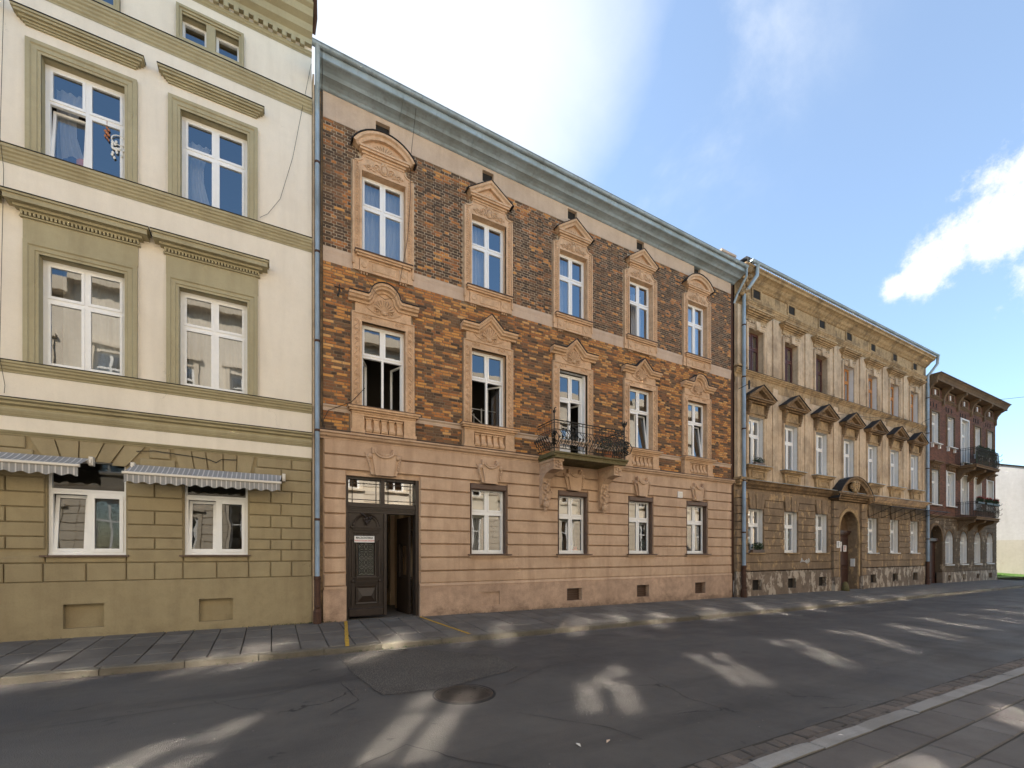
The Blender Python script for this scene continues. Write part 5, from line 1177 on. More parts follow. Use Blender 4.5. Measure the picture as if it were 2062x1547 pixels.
# guard stones, graffiti, snow guard, gutter, pipes
q = MB(); q.lathe([(.2, 0), (.17, .15), (.13, .36), (.07, .46), (.0, .48)], (25.75, -.30, gz(25.75)-.03), 9)
tag(q.build('guard_stone', M['moss'], smooth=True), 'worn stone bollard at the left foot of the arched street door', 'guard stone')
q = MB(); xg = 22.2
for k in range(9):
    a = k*.7; q.tube([(xg+.12*k*.7, -.04, 1.28+.06*math.sin(a)), (xg+.12*k*.7+.09*math.cos(a*2), -.042, 1.42+.06*math.cos(a)), (xg+.12*k*.7+.1, -.04, 1.30)], .016, 4)
q.build('graffiti', M['graff'], C)
gutter(C, cx0+.2, 13.91, cx1-.1, 13.89, -.63, r=.075)
q = MB(); x = cx0+.3
while x < cx1: q.box(x, x+.012, -.42, -.40, 13.86, 14.18); x += .16
for z in (14.05, 14.18): q.box(cx0+.3, cx1-.2, -.42, -.405, z, z+.015)
q.build('snow_guard', M['iron'], C)
pipe(C, 17.62, -.22, 12.6, -.16, 1.2, [(17.95, -.62, 13.85), (17.93, -.6, 13.4), (17.75, -.35, 12.95), (17.62, -.22, 12.8)], r=.075)
pipe(C, 36.0, -.16, 12.6, -.25, 1.2, [(36.05, -.62, 13.85), (36.05, -.6, 13.4), (36.02, -.3, 12.95), (36.0, -.16, 12.8)], r=.075)
q = MB(); q.tube([(17.15, -.66, 13.5), (17.15, -.64, 13.1), (17.2, -.2, 12.6), (17.2, -.05, 12.3)], .045, 8); q.build('gutter_outlet', M['zinc'], B)
q = MB(); q.box(bx1+.0, cx0+.0, .05, 1, -.8, 13.6); q.build('party_wall_gap', M['rust'], C)
q = MB(); q.tube([(17.2, -.25, 8.6), (17.75, -.45, 8.9)], .015, 5); q.tube([(17.7, -.4, 9.0), (17.7, -.4, 8.65)], .04, 6); tag(q.build('flag_holder', M['iron']), 'black iron rod fixed across the grey drainpipe between the brick and the ochre building', 'bracket')
# glazed canopy of thin iron bars
t = thing('canopy', 'dark iron lattice canopy fixed over the right hand ground floor windows of the ochre building', 'canopy', loc=(0, 0, 0))
q = MB(); xa, xb = 28.6, 36.3
for k in range(30): xx = xa+(xb-xa)*k/29; q.tube([(xx, -.1, 4.45), (xx+.05, -1.1, 4.18)], .012, 4)
for yy, zz_ in ((-.1, 4.45), (-.35, 4.38), (-.6, 4.31), (-.85, 4.25), (-1.1, 4.18)): q.tube([(xa, yy, zz_), (xb, yy, zz_)], .02, 4)
q.build('lattice', M['iron'], t)
q = MB()
for k in range(6): xx = xa+.2+(xb-xa-.4)*k/5; q.tube([(xx, -.03, 3.7), (xx, -1.05, 4.17)], .014, 4); q.tube([(xx, -.03, 3.7), (xx, -.03, 4.4)], .014, 4); 
q.build('bracket', M['iron'], t)
q = MB(); q.add([(xa, -.1, 4.47), (xb, -.1, 4.47), (xb, -1.1, 4.2), (xa, -1.1, 4.2)], [(0, 1, 2, 3)]); q.build('pane', M['glass'], t)
def potplant(x, y, z, w_, h, n, label, flowers=False, boxm='brownmetal', rows=1):
    t = thing('window_plant', label, 'plant', loc=(x, y, z)); q = MB(); q.bbox(-w_/2, w_/2, -.07, .07, 0, .14, .01); q.build('planter', M[boxm], t)
    q = MB(); leaves(q, (0, 0, .14+h*.4), (w_*.55, .12, h*.6), n); q.build('leaves', M['leaf'], t)
    if flowers: q = MB(); leaves(q, (0, -.02, .16+h*.7), (w_*.5, .12, h*.35), n//3, .02, .045); q.build('flowers', M['redflower'], t)
potplant(CL_[0]+.62, -.02, 1.735, .85, .34, 420, 'bushy green plant on the ground floor sill of the ochre building beside the drainpipe')
potplant(CL_[0]+.6, -.1, 5.55, .7, .26, 260, 'low dark plant on the first floor sill under the first pediment of the ochre building')
cable([(33.4, -.1, 8.9), (34.5, -.1, 9.35), (35.6, -.12, 9.9), (36.0, -.3, 10.1)], .012, 'black wire running up across the ochre wall towards the second drainpipe')
cable([(23.2, -.12, 8.6), (25.5, -.3, 8.75), (28, -.3, 9.0), (30.5, -.25, 9.3), (33, -.2, 9.6)], .010, 'thin wire strung above the pediments of the ochre building')

# ============================================================ building D: dark red brick
D_ = thing('dark_brick_building', 'dark red brick corner building with bracketed eaves and two black iron balconies', 'building')
dx0, dx1 = 36.3, 48.5
DL = [36.95, 39.42, 41.85, 44.25, 46.72]; DW = 1.15
D2 = [(x, x+DW, 8.78, 10.82) for x in DL]; D1 = [(x, x+DW, 4.85, 7.10) for x in DL]; D2[2] = (41.85, 43.1, 8.0, 10.95)
D1[2] = (41.85, 43.0, 4.4, 7.1)
D0 = [(x, x+1.25, .96, 3.2, .6) for x in (39.03, 41.5, 44.05, 46.5)]; DG = (36.55, 38.5, -.8, 3.5, .95)
DB = [(x+.35, x+.95, -.12, .25) for x in (39.03, 41.5, 44.05, 46.5)]
mb = MB(); rv = []; wall_grid(mb, dx0, dx1, 4.2, 12.5, D2+D1, 0, .36, rv); mb.box(dx1-.01, dx1, 0, 12, -.8, 12.5); mb.build('brick_wall', M['dbrick'], D_); reveals(D_, 'reveal', rv)
mb = MB(); rv = []; wall_grid(mb, dx0, dx1, .45, 4.2, D0+[(DG[0], DG[1], .45, 3.5, .95)], -.03, .4, rv); mb.box(dx1, dx1+.04, -.03, 12, .4, 4.2); mb.build('ground_floor_wall', M['dlow'], D_); reveals(D_, 'reveal', rv[:-1]); rv[-1].build('gate_reveal', M['dlow'], D_)
mb = MB(); wall_grid(mb, dx0, dx1, -.9, .46, DB+[(DG[0], DG[1], -.9, .46)], -.08, .3); mb.box(dx1, dx1+.06, -.08, 12, -.9, .45); mb.build('plinth', M['peel'], D_)
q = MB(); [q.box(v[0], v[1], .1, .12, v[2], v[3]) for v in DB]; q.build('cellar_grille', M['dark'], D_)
shell(D_, dx0, dx1-.02, 12.5, [4.2, 8.0, 11.6], y0=.42, ridge=1.4)
z = .46; i = 0
while z < 3.9:
    cuts = [(DG[0], DG[1])] if z < 3.4 else []
    cuts += [(o[0]-.01, o[1]+.01) for o in D0 if .95 < z+.2 and z < 3.1]
    cuts.sort(); xs_ = [dx0]; [xs_.extend(c_) for c_ in cuts]; xs_.append(dx1)
    for k in range(0, len(xs_), 2):
        if xs_[k+1]-xs_[k] > .1: block(D_, xs_[k], xs_[k+1], z, z+.28, 'dlow', g=.014, y=-.07, yb=-.02)
    z += .28
q = MB(); q.sweep([(dx0, 4.15), (dx1+.1, 4.15)], prof_band(.25, .2, 3)); q.build('ledge', M['dtrim'], D_)
q = MB(); q.sweep([(dx0, 11.75), (dx1, 11.75)], prof_band(.14, .08, 2)); q.build('frieze_moulding', M['dtrim'], D_)
# eaves with brackets and small attic openings
q = MB(); q.box(dx0, dx1+.5, -.52, .1, 12.5, 12.62); q.sweep([(dx0, 12.90), (dx1+.56, 12.90)], [(0, -.1), (0, .66), (-.05, .66), (-.12, .58), (-.28, .50), (-.28, -.1)]); q.box(dx1, dx1+.5, -.5, 11, 12.5, 12.85); q.build('eaves', M['dtrim'], D_)
q = MB(); q.box(dx0, dx1+.62, -.72, .3, 12.905, 12.94); q.build('roof_edge', M['brownmetal'], D_)
for k in range(6):
    x = dx0+.05+k*2.4
    q = MB(); pr = [(0, 12.5), (-.50, 12.5), (-.50, 12.36), (-.34, 12.28), (-.17, 12.05), (-.10, 11.8), (-.10, 11.45), (0, 11.35)]; n = len(pr); a, b = x-.12, x+.12
    q.add([(a, y, z) for y, z in pr]+[(b, y, z) for y, z in pr], [tuple(range(n)), tuple(range(2*n-1, n-1, -1))]+[(i, i+n, (i+1) % n+n, (i+1) % n) for i in range(n)]); q.build('eaves_bracket', M['dtrim'], D_)
    if k < 5:
        c = x+1.2; q = MB(); frame_mb(q, c-.55, c+.55, 11.80, 12.38, .1, -.06, .0); q.build('attic_panel_frame', M['dtrim'], D_)
        q = MB(); q.box(c-.08, c+.08, -.03, 0, 11.93, 12.25); q.build('attic_slit', M['reveal'], D_)
    for c in (x+.55, x+.95, x+1.4):
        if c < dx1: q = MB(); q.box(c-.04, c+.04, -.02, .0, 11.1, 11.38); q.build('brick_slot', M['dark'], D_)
for i, o in enumerate(D2):
    fmn = 'white_old'
    q = MB(); q.sweep([(o[0], o[2]), (o[0], o[3]), (o[1], o[3]), (o[1], o[2])], [(0, -.02), (0, .05), (.09, .05), (.12, .02), (.12, -.02)]); q.build('window_surround', M['reveal'] if i == 2 else M['dtrim'], D_)
    window(D_, o[0], o[1], o[2], o[3]-.02, .18, fm=fmn, trans=.34, fw=.07, low=('n', 'c') if 0 else ('c', 'c'), simple=i > 2)
    q = MB(); q.box(o[0]-.12, o[1]+.12, -.2, .28, o[2]-.05, o[2]+.0); q.box(o[0]-.02, o[0]+.1, -.12, 0, o[2]-.3, o[2]-.05); q.box(o[1]-.1, o[1]+.02, -.12, 0, o[2]-.3, o[2]-.05); q.build('window_sill', M['reveal'], D_)
for i, o in enumerate(D1):
    q = MB(); q.sweep([(o[0], o[2]), (o[0], o[3]), (o[1], o[3]), (o[1], o[2])], [(0, -.02), (0, .05), (.09, .05), (.12, .02), (.12, -.02)]); q.build('window_surround', M['reveal'] if i else M['dtrim'], D_)
    window(D_, o[0], o[1], o[2], o[3]-.02, .18, fm='white_old', trans=.34, fw=.07, simple=i > 2)
    q = MB(); layered(q, o[0]-.2, o[1]+.2, 7.62, [(.08, .26), (.07, .18), (.06, .1)]); q.box(o[0]-.1, o[1]+.1, -.06, 0, 7.14, 7.42)
    for k in range(4): q.blob((o[0]+.1+k*.3, -.1, 7.28), (.1, .06, .12))
    q.build('window_hood', M['dtrim'], D_)
    if i != 2: q = MB(); q.box(o[0]-.12, o[1]+.12, -.16, .28, o[2]-.06, o[2]); q.build('window_sill', M['reveal'], D_)
for i, o in enumerate(D0):
    window(D_, o[0], o[1], o[2], 3.18, .12, fm='white_old', trans=.34, fw=.06, simple=True)
    q = MB(); q.box(o[0]-.03, o[1]+.03, -.14, .25, o[2]-.06, o[2]); q.build('window_sill', M['reveal'], D_)
    q = MB(); q.sweep([(o[0], 2.55)]+arc((o[0]+o[1])/2, 2.6, .625, 180, 0, 12)+[(o[1], 2.55)], [(0, 0), (0, .07), (.1, .07), (.1, 0)]); q.build('arch_moulding', M['dtrim'], D_)
q = MB(); q.box(36.55, 38.5, .30, .36, -.8, 2.55); q.box(36.5, 38.55, .1, .36, 2.5, 2.68); q.box(37.5, 37.55, .27, .3, -.6, 2.5); gt = q.build('street_gate', M['cdoor'], D_)
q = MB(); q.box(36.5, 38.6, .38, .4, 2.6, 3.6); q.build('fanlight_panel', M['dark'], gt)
q = MB(); q.sweep([(36.55, 2.5)]+arc(37.525, 2.55, .975, 180, 0, 14)+[(38.5, 2.5)], [(0, 0), (0, .09), (.14, .09), (.2, .05), (.2, 0)]); q.build('arch_moulding', M['dtrim'], D_)
for (zb, zt, lab, flower) in ((7.62, 8.75, 'upper', False), (4.15, 5.15, 'lower', True)):
    q = MB(); q.box(40.85, 45.15, -1.02, 0, zb-.18, zb); q.box(40.8, 45.2, -1.06, 0, zb-.06, zb-.0); BD = q.build('balcony', M['dtrim'], D_); BD['label'] = lab + ' balcony of the dark brick building'
    for xx in (41.0, 42.9, 44.7):
        q = MB(); pr = [(0, zb-.18), (-.9, zb-.18), (-.85, zb-.34), (-.4, zb-.5), (-.15, zb-.85), (0, zb-.95)]; n = 6
        q.add([(xx, y, z) for y, z in pr]+[(xx+.3, y, z) for y, z in pr], [tuple(range(n)), tuple(range(2*n-1, n-1, -1))]+[(i, i+n, (i+1) % n+n, (i+1) % n) for i in range(n)]); q.build('balcony_bracket', M['dtrim'], BD)
    q = MB()
    for z_ in (zb+.08, zt-.12, zt): q.tube([(40.9, 0, z_), (40.9, -.98, z_), (45.1, -.98, z_), (45.1, 0, z_)], .018, 4)
    for k in range(36): xx = 40.9+4.2*k/35; q.tube([(xx, -.98, zb+.05), (xx+.02, -1.04, zb+.4), (xx, -.98, zt)], .011, 4)
    for k in range(9):
        yy = -.98*k/8; q.tube([(40.9, yy, zb+.05), (40.9, yy, zt)], .011, 4); q.tube([(45.1, yy, zb+.05), (45.1, yy, zt)], .011, 4)
    for k in range(17):
        xx = 41.0+4.0*k/16; ring_(q, xx, zb+.45, .1, -1.0, .010)
    for k in range(3): q.tube([(45.1, -.98, zb+.2+.35*k), (45.3, -1.1, zb+.25+.35*k), (45.2, -1.15, zb+.35+.35*k)], .016, 4)
    q.build('railing', M['iron'], BD)
    for k, xx in enumerate((41.6, 43.2, 44.5) if flower else (42.2, 43.4, 44.4)):
        potplant(xx, -1.0 if flower else -.86, zt-.14 if flower else zt-.35, 1.2, .35 if flower else .5, 500, '%s %s balcony of the dark brick building' % (('red flowers at the left end of', 'red flowers in the middle of', 'red flowers at the right end of')[k] if flower else ('boxed green plants at the left end of', 'boxed green plants in the middle of', 'boxed green plants at the right end of')[k], 'the '+lab), flower, 'iron')
    if not flower:
        q = MB()
        for k in range(70): xx = 40.95+4.1*rnd.random(); q.box(xx, xx+.03+.15*rnd.random(), -.965, -.955, zb+.1, zt-.05-.3*rnd.random()) if k < 26 else None
        q.build('reed_screen', M['leaf'], BD)

# ============================================================ beyond: party wall, grass, side street
t = thing('party_wall', 'tall pale windowless wall of the building beyond the side street', 'building', loc=(0, 0, 0))
q = MB()
a = Vector((55.0, 14.0, 0)); b = Vector((59.6, -1.4, 0)); n_ = Vector((9, 3, 0))
for zz0, zz1, m_, nm in ((2.9, 13.3, 'farwall', 'upper_wall'), (-1, 2.9, 'farwall_low', 'lower_wall')):
    q = MB(); h1 = zz1-(4.6 if zz1 > 5 else 0)
    vs = [(a.x, a.y, zz0), (b.x, b.y, zz0), (b.x, b.y, h1), (a.x, a.y, zz1)]; vs += [(x+n_.x, y+n_.y, z) for x, y, z in vs]
    q.add(vs, [(0, 1, 2, 3), (4, 7, 6, 5), (0, 3, 7, 4), (1, 5, 6, 2), (3, 2, 6, 7), (0, 4, 5, 1)]); q.build(nm, M[m_], t)
q = MB(); vs = [(a.x-.1, a.y-.1, 13.3), (b.x-.1, b.y-.1, 8.7), (b.x-.1, b.y-.1, 8.8), (a.x-.1, a.y-.1, 13.4)]; vs += [(x+n_.x, y+n_.y, z) for x, y, z in vs]; q.add(vs, [(0, 1, 2, 3), (4, 7, 6, 5), (0, 3, 7, 4), (1, 5, 6, 2), (3, 2, 6, 7), (0, 4, 5, 1)]); q.build('coping', M['tar'], t)
q = MB(); a = (49, -1.5, gz(49)); 
q.add([(50, 13, .2), (50, 2.6, -.30), (53, .9, -.31), (59.2, -.5, -.30), (58, 6, .25)], [(0, 1, 2, 3, 4)]); tag(q.build('lawn', M['grass']), kind='structure')
g = MB()
for k in range(26000):
    u = rnd.random(); x = 51+17*u; y0_ = 2.4-2.9*((x-51)/16)**.8; y = y0_+rnd.random()**1.5*7; h = rnd.uniform(.08, .2); s_ = rnd.uniform(.02, .05); gz0 = -.33+.08*(y-y0_); a_ = rnd.random()*3.14
    g.add([(x, y, gz0), (x+s_*math.cos(a_), y+s_*math.sin(a_), gz0), (x+rnd.uniform(-.04, .04), y+rnd.uniform(-.04, .04), gz0+h)], [(0, 1, 2)])
tag(g.build('grass', M['grass']), 'bright sunlit grass in front of the pale wall beyond the corner', 'grass', kind='stuff')
cable([(46.5, -.6, 12.9), (52, -6, 13.2), (60, -14, 15)], .012, 'thin overhead wire stretched across the sky from the eaves of the dark brick building')

# ============================================================ ground
def sheet(name, ys, zo, xs, mat, kind='structure', nsub=1):
    q = MB(); vs = [(x, y, gz(x)+z) for x in xs for y, z in zip(ys, zo)]; n = len(ys)
    q.add(vs, [(i*n+j, (i+1)*n+j, (i+1)*n+j+1, i*n+j+1) for i in range(len(xs)-1) for j in range(n-1)]); return tag(q.build(name, M[mat]), kind=kind)
XS = [-60, -20, -9, 0, 9, 18, 30, 45, 60, 120]
KY = -2.72; KT = -.13; RZ = -.255
q = MB(); q.add([(-400, -400, -1.2), (400, -400, -1.2), (400, 400, -1.2), (-400, 400, -1.2)], [(0, 1, 2, 3)]); tag(q.build('ground', M['dirt']), kind='structure')
sheet('road', [-9.34, -8, -6, -4, KY+.02], [-.205, -.20, -.19, -.215, RZ], XS, 'asphalt')
PB = sheet('pavement', [KY+.14, 0.2], [KT-.03, -.035], XS[:8]+[50], 'dirt')
NP = sheet('near_pavement', [-14.9, -9.74], [-.0, -.055], XS, 'dirt')
sheet('side_street', [-2.6, 40], [-.30, -.20], [48.4, 60, 120], 'lightground')
def rdz(y):
    ys, zs_ = [-9.34, -8, -6, -4, KY+.02], [-.205, -.20, -.19, -.215, RZ]
    for i in range(4):
        if ys[i] <= y <= ys[i+1]: t = (y-ys[i])/(ys[i+1]-ys[i]); return zs_[i]+(zs_[i+1]-zs_[i])*t
    return zs_[0] if y < ys[0] else zs_[-1]
# far pavement slabs
def slabmesh(w_, d, m_, h=.05): return cached(('slab', rnd4(w_, d), m_), lambda: MB().v and None or _slab(w_, d, m_, h))
def _slab(w_, d, m_, h):
    q = MB(); c = .01; q.add([(0, 0, -h), (w_, 0, -h), (w_, d, -h), (0, d, -h), (0, 0, -c), (w_, 0, -c), (w_, d, -c), (0, d, -c), (c, c, 0), (w_-c, c, 0), (w_-c, d-c, 0), (c, d-c, 0)],
        [(8, 9, 10, 11), (0, 1, 5, 4), (1, 2, 6, 5), (2, 3, 7, 6), (3, 0, 4, 7), (4, 5, 9, 8), (5, 6, 10, 9), (6, 7, 11, 10), (7, 4, 8, 11)])
    return q.mesh('paving_slab', M[m_])
cr = math.atan2(.13, 2.72); items = []
rows = [(-.46, 0.06), (-1.22, -.46), (-1.98, -1.22), (KY+.15, -1.98)]
for r_, (y0, y1) in enumerate(rows):
    x = -9
    while x < 48.3: items.append((x, y0, min(.5, 48.4-x), y1-y0)); x += .5
items.sort(key=lambda t_: abs(t_[0]-2)); st = MB(); nn_ = 0
def slab_at(x, y, w_, d, zoff, k, mat, parent, tiltx, rest, lim=300):
    s_ = .0085 if x < 18 else .0043; g_ = .008
    if k < lim: link('paving_slab', slabmesh(round(w_-2*g_, 3), round(d-2*g_, 3), mat), parent, (x+g_, y+g_, gz(x)+zoff+rnd.uniform(-.003, .004)), (tiltx+R(rnd.uniform(-.25, .25)), s_+R(rnd.uniform(-.2, .2)), R(rnd.uniform(-.3, .3))))
    else:
        z0 = gz(x)+zoff; z1 = gz(x+w_)+zoff; dz = tiltx*d; h = .003+rnd.uniform(-.002, .003)
        rest.add([(x+g_, y+g_, z0+h), (x+w_-g_, y+g_, z1+h), (x+w_-g_, y+d-g_, z1+dz+h), (x+g_, y+d-g_, z0+dz+h)], [(0, 1, 2, 3)])
for k, (x, y, w_, d) in enumerate(items): slab_at(x, y, w_, d, y*math.tan(cr)-.0, k, 'slab', PB, cr, st)
tag(st.build('paving_slab', M['slab'], PB), kind='stuff')
# far kerb stones
def kerbmesh(l, wd, h, m_, seed):
    def f():
        q = MB(); r_ = random.Random(seed); c = .02; n = 5; vs = []
        for i in range(n+1):
            x = l*i/n; j = lambda: r_.uniform(-.006, .006)
            e = .006 if i in (0, n) else 0
            vs += [(x, 0+j(), -h), (x, 0+e+j(), -c), (x, c+e+j(), 0-e+j()), (x, wd, -e+j()*.5), (x, wd, -h)]
        q.add(vs, [(i*5+k, (i+1)*5+k, (i+1)*5+(k+1) % 5, i*5+(k+1) % 5) for i in range(n) for k in range(5)]+[(0, 1, 2, 3, 4), tuple(n*5+k for k in (4, 3, 2, 1, 0))])
        return q.mesh('kerb_stone', M[m_])
    return cached(('kerb', round(l, 2), m_, seed), f)
KB = thing('kerb', None, None); del KB; 
for o in list(bpy.data.objects):
    if o.name == 'kerb': bpy.data.objects.remove(o)
fk = sheet('kerb_bed', [KY-.0, KY+.14], [RZ-.02, RZ-.02], XS[:8]+[50], 'dirt')
x = -9.0; k = 0
while x < 48.5:
    l = round(rnd.uniform(.85, 1.35), 1); l += 0
    low = .045 if (3.4 < x < 4.2) else 0
    link('kerb_stone', kerbmesh(l-.012, .15, .3, 'kerb', k % 4), fk, (x, KY+rnd.uniform(-.006, .006), gz(x)+KT-low+rnd.uniform(-.006, .006)), (0, .0085 if x < 18 else .0043, R(rnd.uniform(-.3, .3)))); x += l; k += 1
# gutter setts along the far kerb
gs = sheet('gutter_strip', [KY-.17, KY-.0], [RZ-.004+.0, RZ-.004], XS[:8]+[50], 'dirt')
def settmesh(l, wd, seed, m_='sett'):
    def f():
        r_ = random.Random(seed); c = .014; q = MB(); j = lambda s=.006: r_.uniform(-s, s)
        b = [(0, 0), (l, 0), (l, wd), (0, wd)]; b = [(x+j(.008), y+j(.008)) for x, y in b]; cx_, cy_ = l/2, wd/2
        q.add([(x, y, -.06) for x, y in b]+[(x, y, -.012) for x, y in b]+[(x+(cx_-x)*.14, y+(cy_-y)*.14, j(.003)) for x, y in b]+[(cx_, cy_, .005)],
              [(0, 1, 5, 4), (1, 2, 6, 5), (2, 3, 7, 6), (3, 0, 4, 7), (4, 5, 9, 8), (5, 6, 10, 9), (6, 7, 11, 10), (7, 4, 8, 11), (8, 9, 12), (9, 10, 12), (10, 11, 12), (11, 8, 12)])
        return q.mesh('stone_sett', M[m_])
    return cached(('sett', rnd4(l, wd), seed, m_), f)
x = -9.0; k = 0
while x < 26:
    l = (.26, .32, .38)[k % 3]; link('stone_sett', settmesh(l-.012, .145, k % 7), gs, (x, KY-.155+rnd.uniform(-.01, .01), gz(x)+RZ+.006+rnd.uniform(-.004, .004)), (0, .0085, R(rnd.uniform(-1.5, 1.5)))); x += l; k += 1
# near kerb and two rows of setts
NY = -9.62; nk = sheet('near_kerb_bed', [NY-.17, NY], [-.08, -.08], XS, 'dirt')
x = -3; k = 0
while x < 60:
    l = round(rnd.uniform(.85, 1.15), 1); link('kerb_stone', kerbmesh(l-.01, .17, .2, 'granite', k % 5), nk, (x+l, NY+rnd.uniform(-.004, .004), gz(x)-.05+rnd.uniform(-.004, .004)), (0, -.0085 if x < 18 else -.0043, math.pi+R(rnd.uniform(-.35, .35)))); x += l; k += 1
cs = sheet('sett_strip', [-9.62, -9.24], [-.165, -.175], XS, 'dirt'); st = MB(); lst = []
for r_, y in enumerate((-9.615, -9.435)):
    x = .6+.08*r_
    while x < 48: l = rnd.choice((.15, .17, .19, .22)); lst.append((x, y, l, r_)); x += l
lst.sort(key=lambda t_: abs(t_[0]-4)); 
for k, (x, y, l, r_) in enumerate(lst):
    z = gz(x)-.142-.016*r_+rnd.uniform(-.008, .006)
    if k < 300: link('stone_sett', settmesh(l-.014, .165, k % 9), cs, (x, y+rnd.uniform(-.008, .008), z), (R(rnd.uniform(-2, 2)), .0085+R(rnd.uniform(-1.5, 1.5)), R(rnd.uniform(-3, 3))))
    else: st.bbox(x, x+l-.012, y, y+.165, z-.06, z) if 0 else st.box(x, x+l-.014, y, y+.163, z-.06, z)
tag(st.build('stone_sett', M['sett'], cs), kind='stuff')
# near pavement slabs, running bond along the kerb
items = []; y = NY-.18; r_ = 0
while y > -14.6:
    d = (.40, .34, .42, .38)[r_ % 4]; x = -2.0+(.45 if r_ % 2 else 0)+.1*r_
    while x < 34: w_ = round(rnd.uniform(.62, .98), 1); items.append((x, y-d, w_, d)); x += w_
    y -= d; r_ += 1
items.sort(key=lambda t_: (t_[0]-5)**2+(t_[1]+10.5)**2*3); st = MB()
for k, (x, y, w_, d) in enumerate(items): slab_at(x, y, w_, d, -.045-(y+9.8)*.0085, k, 'slab_near', NP, -.0085, st)
tag(st.build('paving_slab', M['slab_near'], NP), kind='stuff')
# coarse asphalt patch, seams, manhole, drain, yellow lines
def onroad(name, pts, mat, h=.004):
    q = MB(); q.add([(x, y, gz(x)+rdz(y)+h) for x, y in pts], [tuple(range(len(pts)))]); return tag(q.build(name, M[mat]), kind='structure')
def roadpatch(name, cols, mat, h=.004):
    q = MB(); vs = []; ny = 10
    for (x0, ya0, yb0) in cols:
        for j in range(ny+1): y = ya0+(yb0-ya0)*j/ny; vs.append((x0, y, gz(x0)+rdz(y)+h))
    n = ny+1; q.add(vs, [(i*n+j, (i+1)*n+j, (i+1)*n+j+1, i*n+j+1) for i in range(len(cols)-1) for j in range(ny)]); return tag(q.build(name, M[mat]), kind='structure')
roadpatch('asphalt_patch', [(1.14, -4.6, -3.0), (1.3, -5.9, -2.95), (1.5, -5.98, -2.92), (2.2, -6.0, -2.92), (2.9, -5.75, -3.3), (3.4, -5.6, -4.0), (3.75, -5.4, -4.3)], 'patch', .005)
def seam(pts, w_=.012, label='seam'):
    q = MB(); P_ = []
    for i in range(len(pts)-1):
        a, b = Vector(pts[i]), Vector(pts[i+1]); n = max(2, int((b-a).length/.12))
        for k in range(n): P_.append(a+(b-a)*k/n)
    P_.append(Vector(pts[-1])); vs = []
    for i, p in enumerate(P_):
        jx, jy = rnd.uniform(-.012, .012), rnd.uniform(-.012, .012); d = (P_[min(i+1, len(P_)-1)]-P_[max(i-1, 0)]).normalized(); nn = Vector((-d.y, d.x))*w_*rnd.uniform(.3, 1)*.5
        for s_ in (-1, 1): x, y = p.x+jx+nn.x*s_, p.y+jy+nn.y*s_; vs.append((x, y, gz(x)+rdz(y)+.0085))
    q.add(vs, [(2*i, 2*i+2, 2*i+3, 2*i+1) for i in range(len(P_)-1)]); return q
q = MB()
for pts in ([(1.10, -3.0), (1.14, -4.4), (1.3, -5.92), (2.1, -6.02), (2.9, -5.78), (3.4, -5.6), (3.8, -5.3)], [(2.6, -3.0), (3.0, -4.2), (3.7, -4.4)], [(3.0, -6.3), (4.2, -5.6), (6.5, -5.3), (11, -5.1)], [(2.6, -7.3), (3.3, -8.2), (3.4, -8.6)],
            [(.6, -7.9), (1.2, -7.6), (1.6, -8.2), (2.0, -8.6)], [(.9, -5.0), (1.0, -6.0), (.6, -6.4)], [(5, -4.6), (9, -4.4), (20, -4.4)], [(-3, -5.4), (0, -5.2), (1.1, -4.6)]):
    s_ = seam(pts); q.add(s_.v, s_.f)
tag(q.build('asphalt_cracks', M['tar']), kind='structure')
mx_, my_ = 2.32, -6.36; mz = gz(mx_)+rdz(my_)
t = thing('manhole_cover', 'round ribbed cast iron manhole cover in the asphalt near the middle of the road', 'manhole cover', loc=(mx_, my_, mz))
q = MB(); q.lathe([(.40, -.05), (.40, .006), (.385, .012), (.345, .012), (.34, .004), (.34, -.05)], (0, 0, 0), 40); q.build('rim', M['castiron'], t)
q = MB(); q.lathe([(.335, -.05), (.335, .008), (.325, .010)], (0, 0, 0), 40)
for k in range(-12, 13): 
    h = math.sqrt(max(0, .31**2-(k*.025)**2)); q.box(k*.025-.007, k*.025+.007, -h, h, .009, .014)
q.build('lid', M['castiron'], t, rot=(0, 0, R(28)))
q = MB(); [q.box(x-.018, x+.018, y-.014, y+.014, .0145, .0155) for x, y in ((.2, .1), (-.18, .14), (.02, -.2), (-.05, .02))]; q.build('lifting_hole', M['dark'], t)
q = MB(); q.lathe([(.40, -.01), (.41, .0055), (.43, .0055), (.44, -.01)], (0, 0, 0), 40); q.build('tar_joint', M['tar'], t)
t = thing('drain_grate', 'small iron drain grate at the kerb in front of the gateway', 'drain', loc=(2.15, -3.04, gz(2.15)+RZ+.008))
q = MB(); frame_mb(q, -.3, .3, -.12, .12, .02, -.012, .01); q.v = [(x, z, -y) for x, y, z in q.v]; q.build('frame', M['castiron'], t)
for k in range(13): x = -.27+.045*k; bq = cached('gratebar', lambda: MB().box(-.009, .009, -.1, .1, -.01, .008).mesh('bar', M['castiron'])); link('bar', bq, t, (x, 0, 0), (0, 0, R(12)))
q = MB(); q.box(-.28, .28, -.1, .1, -.012, -.0035); q.build('drain_void', M['dark'], t)
def yl(name, a, b, w_, label):
    q = MB(); n = 14; A_, B_ = Vector(a), Vector(b); d = (B_-A_).normalized(); nn = Vector((-d.y, d.x))*w_/2; vs = []
    for i in range(n+1):
        p = A_+(B_-A_)*i/n
        for s_ in (-1, 1): x, y = p.x+nn.x*s_+rnd.uniform(-.006, .006), p.y+nn.y*s_; vs.append((x, y, gz(x)+(y*math.tan(cr) if y > KY+.14 else KT)+.0105))
    q.add(vs, [(2*i, 2*i+2, 2*i+3, 2*i+1) for i in range(n)]); o = q.build(name, M['yellow']); tag(o, label, 'road marking', 'yellow lines beside the gateway')
